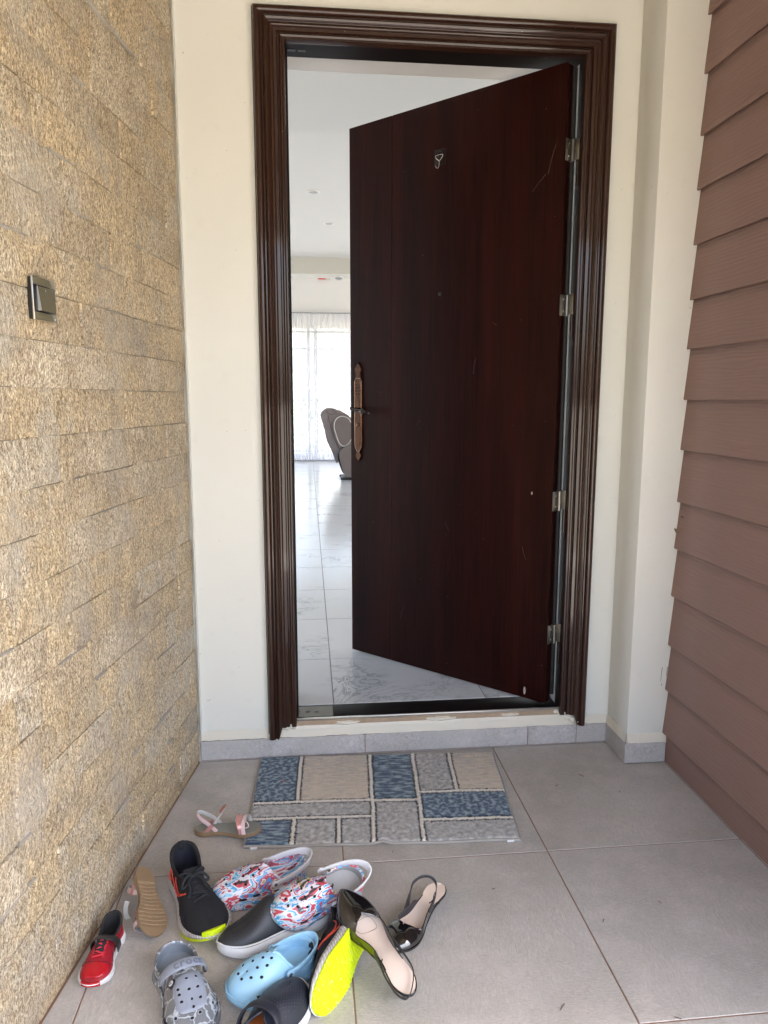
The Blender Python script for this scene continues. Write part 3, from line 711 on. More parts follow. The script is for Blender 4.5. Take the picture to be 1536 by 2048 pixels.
# local x = towards the door, y = out of the wall
ls = empty('light_switch', M=Msw); tag(ls, 'square dark metallic rocker light switch on the stone wall', 'light switch')
box('back_box', -.041, .041, -.012, .0035, -.042, .042, m_black, ls, .001)
box('plate', -.0455, .0455, .0035, .0075, -.0435, .0435, m_silver, ls, .0012)
box('face_band', -.0445, .0445, .0072, .0085, .0275, .0425, m_gun, ls, .0004)
box('face_band', -.0445, .0445, .0072, .0085, -.0425, -.0275, m_gun, ls, .0004)
box('face_middle', -.0445, .0445, .0070, .0080, -.0273, .0273, m_gun2, ls, .0004)
bm = bmesh.new(); v_, f_ = add_box(bm, -.030, .030, .0080, .0088, -.0245, .0245)
for v in bm.verts:
    if v.co.y > .0082: v.co.y = .0095 if v.co.z > 0 else .0155
rk = from_bm('rocker', bm, m_gun, ls)
bm = bmesh.new(); vv = [bm.verts.new(c) for c in ((-.0304, .0081, .0245), (-.0304, .0096, .0245), (-.0304, .0156, -.0245), (-.0304, .0081, -.0245))]; bm.faces.new(vv)
vw = [bm.verts.new(v.co + Vector((.0003, 0, 0))) for v in vv]; bm.faces.new(vw[::-1])
for i in range(4): bm.faces.new([vv[i], vv[(i + 1) % 4], vw[(i + 1) % 4], vw[i]])
from_bm('rocker_side', bm, m_silver, rk)
lathe('indicator', [(.0016, 0), (.0016, .0006), (.0004, .0006)], Matrix.Translation((0, .0100, .018)) @ Matrix.Rotation(-PI / 2, 4, 'X'), m_silver, ls, 8)
lathe('logo_dot', [(.0018, 0), (.0018, .0006), (.0004, .0006)], Matrix.Translation((.036, .0085, -.0365)) @ Matrix.Rotation(-PI / 2, 4, 'X'), m_white, ls, 8)

# ================================================================= THE ROOM
RMX0, RMX1, RMY1 = -3.2, 5.0, 11.3
rf = box('room_floor', RMX0, RMX1, .115, RMY1, -.10, ZI - .003, m_grout_i); tag(rf, kind='structure')
for k in range(-4, 7):
    for j in range(0, 19):
        x0, x1 = .056 + .6 * (k - 1), .056 + .6 * k
        y0, y1 = max(.116, .0 + .6095 * j), min(RMY1, .6095 * (j + 1))
        pass
        flat_piece('marble_tile', [(x0 + .0018, y0 + .0022), (x1 - .0018, y0 + .0022), (x1 - .0018, y1 - .0022), (x0 + .0018, y1 - .0022)], ZI - .0028, ZI, m_marble, rf, .0010)
rc = box('lobby_ceiling', RMX0, RMX1, .24, 2.13, 2.90, 3.5, m_ceil); tag(rc, kind='structure')
rc = box('room_ceiling', RMX0, RMX1, 2.131, 7.12, 3.10, 3.6, m_ceil); tag(rc, kind='structure')
rc = box('ceiling_beam', RMX0, RMX1, 7.1205, 7.45, 2.90, 3.9, m_beam); tag(rc, kind='structure')
rc = box('high_ceiling', RMX0, RMX1, 7.4505, RMY1 + .3, 3.75, 3.9, m_white); tag(rc, kind='structure')
# inner face of the door wall
o = box('room_front_wall', RMX0, JX0, .2405, .26, 0, 3.6, m_white); tag(o, kind='structure')
o = box('room_front_wall', JX1, RMX1, .2405, .26, 0, 3.6, m_white); tag(o, kind='structure')
# side walls: unseen open bays added so sky light fills the room
def wall_x(name, x0, x1, holes, zt=3.9):
    bm = bmesh.new(); ys = [.26]
    for (a, b) in holes: ys += [a, b]
    ys.append(RMY1 + .3)
    for i in range(0, len(ys), 2): add_box(bm, x0, x1, ys[i], ys[i + 1], -.1, zt)
    for (a, b) in holes: add_box(bm, x0, x1, a, b, 2.75, zt)
    return from_bm(name, bm, m_white)
tag(wall_x('room_left_wall', RMX0 - .2, RMX0, [(.8, 3.4), (4.0, 6.9), (7.6, 10.8)]), kind='structure')
tag(wall_x('room_right_wall', RMX1, RMX1 + .2, [(2.4, 6.6), (7.6, 10.8)]), kind='structure')
# back wall with a wide window
bw = empty('back_wall', (0, RMY1, 0)); tag(bw, 'white far wall of the room holding a wide barred window', 'wall', kind='thing')
bm = bmesh.new(); WX0, WX1, WZ0, WZ1 = -2.4, 3.6, .30, 2.62
add_box(bm, RMX0, WX0, 0, .2, -.1, 3.75); add_box(bm, WX1, RMX1, 0, .2, -.1, 3.75); add_box(bm, WX0, WX1, 0, .2, WZ1, 3.75); add_box(bm, WX0, WX1, 0, .2, -.1, WZ0)
from_bm('plaster', bm, m_white, bw)
m_alu = simple('grey_aluminium', (.35, .36, .37), .4, .5)
for x in (-1.6, -.8, 0, .13, .8, 1.6, 2.4): box('mullion', x - .03, x + .03, .08, .12, WZ0, WZ1, m_alu, bw)
for z in (.34, 1.30, 2.25, 2.56): box('transom', WX0, WX1, .085, .115, z - .02, z + .02, m_alu, bw)
for z in [.5 + .22 * k for k in range(10)]: box('window_bar', WX0, WX1, .13, .142, z, z + .012, m_alu, bw)
# sheer curtain
M = Mat('sheer_voile'); v = M.co()
tr = M.n('ShaderNodeBsdfTransparent'); tl = M.n('ShaderNodeBsdfTranslucent'); df = M.n('ShaderNodeBsdfDiffuse')
for q in (tl, df): q.inputs[0].default_value = (.86, .87, .90, 1)
m1 = M.n('ShaderNodeMixShader'); m2 = M.n('ShaderNodeMixShader'); m1.inputs[0].default_value = .45; m2.inputs[0].default_value = .62
M.l(tl.outputs[0], m1.inputs[1]); M.l(df.outputs[0], m1.inputs[2]); M.l(tr.outputs[0], m2.inputs[1]); M.l(m1.outputs[0], m2.inputs[2])
M.l(m2.outputs[0], M.t.nodes['Material Output'].inputs[0]); m_voile = M.m
cu = empty('sheer_curtain', (0, RMY1 - .14, 0)); tag(cu, 'white pleated sheer curtain hanging over the far window', 'curtain')
def curtain(x0, x1, z0, z1, per, amp, seed):
    bm = bmesh.new(); n = int((x1 - x0) / .012); A = []
    for i in range(n + 1):
        x = x0 + (x1 - x0) * i / n; col_ = []
        for j in range(7):
            t = j / 6; zz = z0 + (z1 - z0) * t
            ph = x / per * 2 * PI + 1.6 * noise.noise(Vector((x * 2.2, seed, t * .6)))
            a = amp * (1.25 - .55 * t) * (.7 + .6 * noise.noise(Vector((x * 3, seed + 5, 0))))
            col_.append(bm.verts.new((x + .006 * noise.noise(Vector((x * 4, t * 2, seed))), a * math.sin(ph), zz)))
        A.append(col_)
    for a, b in zip(A, A[1:]):
        for k in range(6): bm.faces.new([a[k], b[k], b[k + 1], a[k + 1]])
    return from_bm('voile', bm, m_voile, cu, 180)
curtain(-2.6, .145, .19, 2.86, .058, .026, 1); curtain(.15, 3.8, .19, 2.86, .085, .022, 5)
box('curtain_rail', -2.7, 3.9, -.02, .02, 2.865, 2.885, m_alu, cu)
box('skirting', RMX0, RMX1, RMY1 - .012, RMY1 - .001, ZI, ZI + .035, m_alu, None)
bpy.data.objects['skirting'].parent = bw; bpy.data.objects['skirting'].location = (0, -RMY1, 0)
# hedge and boundary wall seen faintly through the window
o = box('garden_wall', -8, 10, 17, 17.25, -.14, 2.0, m_white); tag(o, 'pale boundary wall behind the house seen through the curtain', 'wall', kind='thing')
m_leaf = simple('hedge_leaf', (.10, .17, .045), .6, var=.5, scale=3)
bm = bmesh.new(); rh = random.Random(3)
for k in range(2600):
    c = Vector((rh.uniform(-6, 8), rh.uniform(15.6, 16.6), rh.uniform(0, 1) ** .8 * 2.6 + .0)); c.z *= .7 + .3 * noise.noise(Vector((c.x, 0, 0)))
    a = Vector((rh.uniform(-1, 1), rh.uniform(-1, 1), rh.uniform(-1, 1))).normalized() * .09; b = a.cross(Vector((rh.uniform(-1, 1), rh.uniform(-1, 1), 1))).normalized() * .05
    bm.faces.new([bm.verts.new(c - a), bm.verts.new(c + b), bm.verts.new(c + a), bm.verts.new(c - b)])
tag(from_bm('hedge', bm, m_leaf), 'green leafy hedge outside the far window', 'hedge', kind='stuff')
# downlights
for i, (x, y, lb) in enumerate(((.05, 4.15, 'round recessed ceiling spotlight nearer to the front door'), (.215, 5.28, 'round recessed ceiling spotlight further from the front door'))):
    d = empty('ceiling_spotlight', (x, y, 3.10)); tag(d, lb, 'spotlight', 'recessed spotlights in the room ceiling')
    lathe('trim_ring', [(.060, 0), (.060, -.004), (.052, -.010), (.040, -.006), (.040, -.001)], Matrix.Identity(4), m_white, d, 24)
    lathe('lamp', [(.036, -.002), (.034, -.009), (.001, -.011)], Matrix.Identity(4), m_alu, d, 20)
d = empty('smoke_detector', (.40, 7.28, 2.90)); tag(d, 'white round smoke detector under the ceiling beam', 'smoke detector')
lathe('detector_base', [(.060, 0), (.060, -.014), (.056, -.018)], Matrix.Identity(4), m_white, d, 24)
lathe('detector_cap', [(.050, -.018), (.050, -.030), (.034, -.042), (.001, -.044)], Matrix.Identity(4), m_alu, d, 24)
m_red = simple('red_sign', (.55, .03, .03), .5)
sg = empty('wall_sign', (.275, RMY1 - .03, 3.50)); tag(sg, 'narrow red and cream strip high on the far white wall', 'sign')
box('red_strip', -.08, .06, 0, .025, -.012, .012, m_red, sg, .002); box('cream_strip', .062, .13, 0, .025, -.010, .008, m_beam, sg, .002)

# recliner
m_suede = simple('taupe_suede', (.145, .118, .108), .8, var=.3, scale=9, bstr=1.0, Sheen_Weight=.4)
m_suede2 = simple('taupe_suede_light', (.20, .165, .16), .8, var=.15, scale=25, Sheen_Weight=.4)
m_pipe = simple('cream_piping', (.55, .51, .47), .6)
re_ = empty('recliner', (.60, 8.0, ZI)); tag(re_, 'taupe suede recliner armchair standing in front of the far curtain', 'armchair')
def rel(px, py): return ((.17 + (px - 643) * .00719) - .60, (1.09 - (py - 830) * .00725) - ZI)
def poly(name, pix, y0, y1, mat, bev, par=None):
    p = [rel(*q) for q in pix]; p = [(v.x, v.z) for v in smooth_path([(a, 0, b) for a, b in p], 4, True)]
    return prism_profile(name, p, y0, y1, mat, par or re_, bev, 3)
poly('backrest', [(641.5, 829), (651, 818), (664, 816.5), (682, 822), (699, 833), (712, 850), (716, 880), (700, 900), (682, 905), (664, 899), (652, 868), (645, 845)], -.02, .62, m_suede2, .03)
poly('side_panel', [(667, 850), (673, 836), (686, 832), (698, 839), (705, 856), (703, 872), (697, 884), (686, 891), (677, 884), (671, 868)], -.075, .0, m_suede, .02)
pp = [rel(*q) for q in [(667, 850), (673, 836), (686, 832), (698, 839), (705, 856), (703, 872), (697, 884), (686, 891), (677, 884), (671, 868)]]
tube('piping', [(v.x, -.076, v.z) for v in smooth_path([(a, 0, b) for a, b in pp], 4, True)], .007, m_pipe, re_, 6, True)
poly('back_shell', [(649, 848), (656, 862), (668, 890), (676, 903), (676, 918), (672, 926), (664, 905), (653, 880)], .02, .58, m_suede2, .012)
poly('arm_panel', [(688, 893), (700, 886), (740, 884), (770, 890), (776, 945), (700, 953), (686, 944), (677, 905)], -.10, .05, m_suede, .02)
poly('arm_panel', [(688, 893), (700, 886), (740, 884), (770, 890), (776, 945), (700, 953), (686, 944), (677, 905)], .58, .70, m_suede, .02)
poly('seat', [(694, 908), (740, 900), (778, 905), (780, 942), (700, 948)], .05, .58, m_suede2, .03)
poly('dark_gap', [(683, 894), (687, 891), (679, 905), (682, 930), (686, 946), (681, 938), (674, 912)], -.06, .02, m_black, .003)  # black piece put where the chair has only a dark gap
for ln_ in ([(655, 830), (662, 860), (672, 888), (679, 900)], [(664, 819), (672, 826), (684, 829), (695, 834)], [(652, 822), (660, 828), (668, 827)]):
    q = [rel(*a) for a in ln_]; tube('seam_crease', [(v.x, -.024, v.z) for v in smooth_path([(a, 0, b) for a, b in q], 4)], .006, m_suede, re_, 6)  # darker tubes standing in for shaded creases on the backrest
box('base', -.14 + .0, .30, .0, .55, 0.0, .022, m_black, re_, .004)
box('base_riser', .0, .22, .08, .48, .022, .12, m_black, re_)
for y in (.02, .5): box('foot_bar', -.16, .28, y, y + .04, .0, .03, m_black, re_, .004)

#SHOES
def mat_worn(name, c, dark, pale):
    M = Mat(name); v = M.co(); n = M.noise(v, 30, 4, .7); k = M.noise(v, 130, 3, .6)
    col = M.mix(M.ramp(k, [(.62, (0, 0, 0)), (.72, (1, 1, 1))]), c, pale)
    col = M.mix(M.math('MULTIPLY', M.ramp(n, [(.56, (0, 0, 0)), (.75, (1, 1, 1))]), .35), col, dark)
    return M.set(col, .55, 0, k, .3, .0008)
def mat_ribbed(name, c):
    M = Mat(name); v = M.co(); w = M.n('ShaderNodeTexWave', wave_type='BANDS', bands_direction='DIAGONAL'); w.inputs['Scale'].default_value = 55; w.inputs['Distortion'].default_value = 1.5
    M.l(v, w.inputs['Vector']); col = M.mix(w.outputs['Fac'], tuple(x * .72 for x in c), tuple(x * 1.12 for x in c))
    col = M.mix(M.math('MULTIPLY', M.ramp(M.noise(v, 25, 3), [(.5, (0, 0, 0)), (.75, (1, 1, 1))]), .4), col, (.22, .19, .16))
    return M.set(col, .5, 0, w.outputs['Fac'], .6, .0012)
# ================================================================= DOORMAT
c0 = [Vector((-.218, -.012)), Vector((.642, -.056)), Vector((.588, -.594)), Vector((-.234, -.548))]
def mat_pt(u, v):
    u = min(1.0, max(0.0, u)); v = min(1.0, max(0.0, v))
    p = (c0[0] * (1 - u) + c0[1] * u) * (1 - v) + (c0[3] * (1 - u) + c0[2] * u) * v
    e = .006 * noise.noise(Vector((u * 5, v * 5, 2)))
    p.y += e * (v > .8) * (v - .8) * 5 + (.010 * math.exp(-((u - .50) / .018) ** 2) * max(0, v - .85) / .15)
    p.x += .004 * noise.noise(Vector((v * 4, u * 3, 8)))
    z = .0135 + .0045 * noise.noise(Vector((u * 4, v * 2.5, 1))) * (v ** .5) + .010 * math.exp(-((u - .49) / .05) ** 2) * max(0, v - .75) * 2.2
    return p, max(.010, z)
BLUE, GREY, BEIGE, CREAM, BLK = (.015, .050, .115), (.27, .26, .25), (.66, .56, .43), (.76, .71, .62), (.008, .009, .015)
RECT = [(0, .175, 0, .585, 'b'), (.175, .466, 0, .585, 'e'), (.466, .65, 0, .59, 'b2'), (.65, .806, 0, .51, 'g'), (.806, 1, 0, .505, 'e'), (0, .466, .585, .755, 'g'), (0, .17, .755, 1, 'b2'),
        (.17, .338, .755, 1, 'g'), (.338, .466, .755, 1, 'g'), (.466, .65, .59, 1, 'g'), (.65, 1, .505, .805, 'b'), (.65, 1, .805, 1, 'g')]
VL = [(.175, 0, .585), (.466, 0, 1), (.65, 0, 1), (.807, 0, .505), (.17, .755, 1), (.338, .755, 1)]
HL = [(.585, 0, .466), (.755, 0, .466), (.59, .466, .65), (.505, .65, 1), (.805, .65, 1)]
def mat_col(u, v):
    wob = .0022 * noise.noise(Vector((u * 70, v * 70, 0))) + .0016 * noise.noise(Vector((u * 190, v * 190, 4)))
    best = 9; side = 0; thin = 1
    for (x, a, b) in VL:
        if a <= v <= b:
            d = (u - x) * .86 + wob
            if abs(d) < abs(best): best = d; side = noise.noise(Vector((v * 260, x * 50, 1)))
    for (y, a, b) in HL:
        if a <= u <= b:
            d = (v - y) * .54 + wob
            if abs(d) < abs(best): best = d; side = noise.noise(Vector((u * 300, y * 50, 1)))
    if abs(best) < .0058: return CREAM
    if abs(best) < .0058 + .0058 + .0060 * side: return BLK
    k = next((r[4] for r in RECT if r[0] <= u <= r[1] and r[2] <= v <= r[3]), 'g')
    n1 = noise.fractal(Vector((u * 60, v * 38, 3)), 1.0, 2.0, 4); n2 = noise.fractal(Vector((u * 22, v * 60, 8)), 1.0, 2.0, 3)
    n3 = noise.noise(Vector((u * 300, v * 190, 3)))
    if k[0] == 'b':
        t = max(0, min(1, .30 + (n1 if k == 'b' else n2) * 1.5 + n3 * .6)); return tuple(a * (1 - t) + b * t for a, b in zip(BLUE, (.27, .37, .41)))
    if k == 'e':
        t = max(0, min(1, .25 + n2 * .7 + n3 * .45 + (.25 - v) * .9)); return tuple(a * (1 - t) + b * t for a, b in zip(BEIGE, (.38, .355, .33)))
    t = max(0, min(1, .5 + n1 * .6 + n3 * .5)); return tuple(a * (1 - t) + b * t for a, b in zip((.22, .215, .205), (.60, .58, .54)))
dm = empty('doormat', (0.2, -.30, 0)); tag(dm, 'rectangular doormat of blue, grey and beige patches with cream lines', 'doormat')
NU, NV = 300, 190
vts = []; cols = []
for j in range(NV + 1):
    for i in range(NU + 1):
        u, v = i / NU, j / NV; p, z = mat_pt(u, v); c = mat_col(u, v)
        ed = min(1, min(u, 1 - u) * .86 / .008, min(v, 1 - v) * .54 / .008); h = 1 if c is not BLK else .55
        zz = z * (.35 + .65 * ed ** .5) * (1 if c is not BLK else .82) + .0016 * noise.noise(Vector((u * 330, v * 210, 0))) + .0012 * noise.noise(Vector((u * 120, v * 90, 5))) + (.0012 if c is CREAM else 0)
        vts.append((p.x - .2 + .0012 * noise.noise(Vector((u * 260, v * 160, 9))), p.y + .3 + .0012 * noise.noise(Vector((u * 260, v * 160, 19))), zz)); cols.append(c)
rw = random.Random(5); wk = bmesh.new()
for (horiz, lst) in ((0, VL), (1, HL)):
    for (x, a, b) in lst:
        n_ = int((b - a) * (.54 if not horiz else .86) / .0028)
        for i in range(n_):
            t = a + (b - a) * (i + rw.random()) / n_; s_ = rw.choice((-1, 1)); o_ = s_ * rw.uniform(.0045, .0085); l_ = s_ * rw.uniform(.002, .007); j_ = rw.uniform(-.003, .003)
            def Q(d, e): return mat_pt(x + d / .86, t + e / .54) if not horiz else mat_pt(t + e / .86, x + d / .54)
            p0, z0_ = Q(o_, 0); p1, z1_ = Q(o_ + l_, j_)
            dd = Vector((-(p1.y - p0.y), p1.x - p0.x)).normalized() * .0006
            z0_ += .0022; z1_ += .0030
            wk.faces.new([wk.verts.new((p0.x + dd.x - .2, p0.y + dd.y + .3, z0_)), wk.verts.new((p0.x - dd.x - .2, p0.y - dd.y + .3, z0_)), wk.verts.new((p1.x - .2, p1.y + .3, z1_))])
fcs = [(j * (NU + 1) + i, (j + 1) * (NU + 1) + i, (j + 1) * (NU + 1) + i + 1, j * (NU + 1) + i + 1) for j in range(NV) for i in range(NU)]
me = bpy.data.meshes.new('pile'); me.from_pydata(vts, [], fcs)
ca = me.color_attributes.new('pile', 'FLOAT_COLOR', 'POINT'); flat = []
for c in cols: flat += [*c, 1.0]
ca.data.foreach_set('color', flat)
m_pile = mat_attr('carpet_pile'); finish_mesh('pile', me, m_pile, dm, 180)
o_w = from_bm('black_tufts', wk, simple('black_yarn', (.010, .011, .016), .95), dm); o_w['kind'] = 'stuff'
m_bind = simple('mat_binding', (.33, .31, .28), .9, scale=300, bstr=.6)
edge = [mat_pt(u / 60, 1) for u in range(61)] + [mat_pt(1, 1 - v / 40) for v in range(1, 41)] + [mat_pt(1 - u / 60, 0) for u in range(1, 61)] + [mat_pt(0, v / 40) for v in range(1, 40)]
tube('binding', [(p.x - .2, p.y + .3, max(.0045, z - .0085)) for p, z in edge], .0045, m_bind, dm, 8, True)
for u in (.035, .965):
    p, z = mat_pt(u, 1.0); box('label_tag', p.x - .2 - .010, p.x - .2 + .010, p.y + .3 - .0075, p.y + .3 - .0055, .002, .0085, m_white, dm)
lathe('crumb', [(.004, 0), (.003, .002), (.0004, .003)], Matrix.Translation((-.13 - .2, -.20 + .3, .0155)), simple('red_crumb', (.6, .07, .06), .6), dm, 5)

# ================================================================= FOOTWEAR
LAT = [(0, .60), (.12, .64), (.3, .66), (.45, .74), (.6, .92), (.74, 1.0), (.88, 1.0), (1, .98)]
MED = [(0, .60), (.12, .62), (.3, .54), (.42, .52), (.55, .64), (.7, .88), (.84, .98), (1, 1.0)]
class Last:
    def __init__(s, L, W, left=True, r0=.16, r1=.22, lat=LAT, med=MED, shift=0.0):
        a, b = pw(lat), pw(med); s.L, s.W, s.r0, s.r1 = L, W, r0, r1; s.shift = shift
        s.fy, s.ry = (a, b) if left else (b, a)
    def cap(s, u):
        c = 1.0
        if u < s.r0: c *= math.sqrt(max(0, 1 - (1 - u / s.r0) ** 2))
        if 1 - u < s.r1: c *= math.sqrt(max(0, 1 - (1 - (1 - u) / s.r1) ** 2))
        return c
    def yl(s, u): return s.W * s.fy(u) * s.cap(u)
    def yr(s, u): return s.W * s.ry(u) * s.cap(u)
    def yc(s, u): return s.W * (s.fy(u) - s.ry(u)) / 2 * min(1, s.cap(u) + .0) * 1.0
SLAT = [(0, .70), (.12, .73), (.3, .72), (.45, .78), (.6, .92), (.74, 1.0), (.88, 1.0), (1, .98)]
SMED = [(0, .70), (.12, .71), (.3, .62), (.42, .60), (.55, .70), (.7, .90), (.84, .98), (1, 1.0)]
CLAT = [(0, .80), (.12, .84), (.3, .80), (.45, .82), (.6, .94), (.74, 1.0), (.88, 1.0), (1, .98)]
CMED = [(0, .80), (.12, .82), (.3, .72), (.42, .70), (.55, .78), (.7, .92), (.84, 1.0), (1, 1.0)]
def ustep(n, u0=0.0, u1=1.0): return [u0 + (u1 - u0) * (1 - math.cos(PI * k / n)) / 2 for k in range(n + 1)]
def slab(name, la, zb, zt, mats, parent, nx=34, ny=10, bulge=.0, rows_=3, u0=0.0, u1=1.0, sc=1.0, angle=45):
    """closed sole-like block between two height functions f(u, v)"""
    if not callable(zb): k1 = zb; zb = lambda u, v: k1
    if not callable(zt): k2 = zt; zt = lambda u, v: k2
    bm = bmesh.new(); rings = []
    for u in ustep(nx, u0, u1):
        r = []; capd = la.cap(u); x = la.L * u; yl, yr = la.yl(u) * sc, la.yr(u) * sc
        if sc != 1.0: x = la.L * (.5 + (u - .5) * (1 - (1 - sc) * .35))
        def P(v): return yl * (v + 1) / 2 - yr * (1 - v) / 2
        for k in range(ny + 1): v = -1 + 2 * k / ny; r.append((x, P(v), zb(u, v)))
        for k in range(1, rows_ + 1):
            t = k / (rows_ + 1); b = bulge * math.sin(PI * t); ex = b * (2 * u - 1) * (1 - capd)
            r.append((x + ex, P(1) + b * capd, zb(u, 1) * (1 - t) + zt(u, 1) * t))
        for k in range(ny + 1): v = 1 - 2 * k / ny; r.append((x, P(v), zt(u, v)))
        for k in range(1, rows_ + 1):
            t = k / (rows_ + 1); b = bulge * math.sin(PI * t); ex = b * (2 * u - 1) * (1 - capd)
            r.append((x + ex, P(-1) - b * capd, zt(u, -1) * (1 - t) + zb(u, -1) * t))
        rings.append([bm.verts.new(p) for p in r])
    n = len(rings[0])
    for A, B in zip(rings, rings[1:]):
        for k in range(n):
            f = bm.faces.new([A[k], A[(k + 1) % n], B[(k + 1) % n], B[k]])
            f.material_index = 0 if k < ny else (1 if k < ny + rows_ + 1 else (2 if k < 2 * ny + rows_ + 1 else 1))
    if u0 > 0: bm.faces.new(rings[0][::-1])
    if u1 < 1: bm.faces.new(rings[-1])
    bmesh.ops.remove_doubles(bm, verts=bm.verts, dist=.00008)
    ms = mats if isinstance(mats, (list, tuple)) else [mats] * 3
    return from_bm(name, bm, ms, parent, angle)
def upper(name, la, B, T, C, xt, kx, th, mat, lining, parent, N=40, M=11, lift=None, angle=70, pw_=1.0):
    B = B if callable(B) else (lambda u, k=B: k)
    bm = bmesh.new(); us = ustep(N); per = [(u, 1) for u in us] + [(u, -1) for u in us[-2:0:-1]]; G = []
    for (u, sd) in per:
        c = max(0, min(1, C(u))); t = T(u); col_ = []; yi = la.yl(u) if sd > 0 else -la.yr(u); yc = (la.yl(u) - la.yr(u)) / 2; x0 = la.L * u
        for j in range(M + 1):
            s = j / M; q = (1 - c) * s + c * (1 - math.cos(s * PI / 2)); zf = (1 - c) * s + c * math.sin(s * PI / 2) ** pw_
            y = yc + (yi - yc) * (1 - c * q); x = x0
            if u > xt: x = la.L * (xt + (u - xt) * (1 - kx * (1 - math.cos(s * PI / 2))))
            if u < .2: x = x0 + (.2 - u) * la.L * c * q * (.5)
            col_.append(bm.verts.new((x, y, B(u) + t * zf)))
        G.append(col_)
    n = len(G)
    for i in range(n):
        a, b = G[i], G[(i + 1) % n]
        for j in range(M):
            try: bm.faces.new([a[j], b[j], b[j + 1], a[j + 1]])
            except ValueError: pass
    bmesh.ops.remove_doubles(bm, verts=bm.verts, dist=.0001)
    bmesh.ops.dissolve_degenerate(bm, edges=bm.edges, dist=.00005)
    bmesh.ops.recalc_face_normals(bm, faces=bm.faces); bm.normal_update()
    sm = sum(f.normal.dot(f.calc_center_median() - Vector((la.L * .5, 0, .01))) * f.calc_area() for f in bm.faces)
    if sm < 0: bmesh.ops.reverse_faces(bm, faces=bm.faces)
    bvh = BVHTree.FromBMesh(bm)
    me = bpy.data.meshes.new(name); bm.to_mesh(me); bm.free()
    o = finish_mesh(name, me, [mat, lining or mat], parent, angle)
    md = o.modifiers.new('thickness', 'SOLIDIFY'); md.thickness = th; md.offset = -1; md.material_offset = 1; md.material_offset_rim = 0
    return o, bvh
def top_hit(bvh, x, y):
    r = bvh.ray_cast(Vector((x, y, .5)), Vector((0, 0, -1)))
    return (r[0], r[1]) if r[0] is not None else (None, None)
def side_hit(bvh, x, z, sd):
    r = bvh.ray_cast(Vector((x, sd * .3, z)), Vector((0, -sd, 0)))
    return (r[0], r[1]) if r[0] is not None else (None, None)
def pose(heel, toe, up):
    h, t = Vector(heel), Vector(toe); X = (t - h).normalized(); Z = Vector(up); Z = (Z - Z.dot(X) * X).normalized(); Y = Z.cross(X)
    M = Matrix((X, Y, Z)).transposed().to_4x4(); M.translation = h; return M
def on_surf(p, n, off=.0004): 
    q = n.to_track_quat('Z', 'Y').to_matrix().to_4x4(); return Matrix.Translation(p + n * off) @ q
m_hole = simple('hole_shadow', (.006, .006, .007), .9)
m_em = simple('emblem_black', (.015, .016, .018), .35)
m_emw = simple('emblem_silver', (.62, .63, .65), .4)
def vent(par, bvh, x, y, r, rim, sx=1.0):
    p, n = top_hit(bvh, x, y)
    if p is None or n.z < .05: return
    M_ = on_surf(p, n, -.0002) @ Matrix.Diagonal((sx, 1, 1, 1))
    bm = bmesh.new(); add_lathe(bm, [(r * 1.45, -.0004), (r * 1.25, .0007), (r, .0003), (r * .96, .0001)], M_, 12)
    for f in bm.faces: f.material_index = 0
    bm2n = len(bm.faces); add_lathe(bm, [(r * .98, .00015), (r * .9, .00035), (r * .05, .00035)], M_, 12)
    bm.faces.ensure_lookup_table()
    for f in list(bm.faces)[bm2n:]: f.material_index = 1
    from_bm('vent_hole', bm, [rim, m_hole], par, 40)

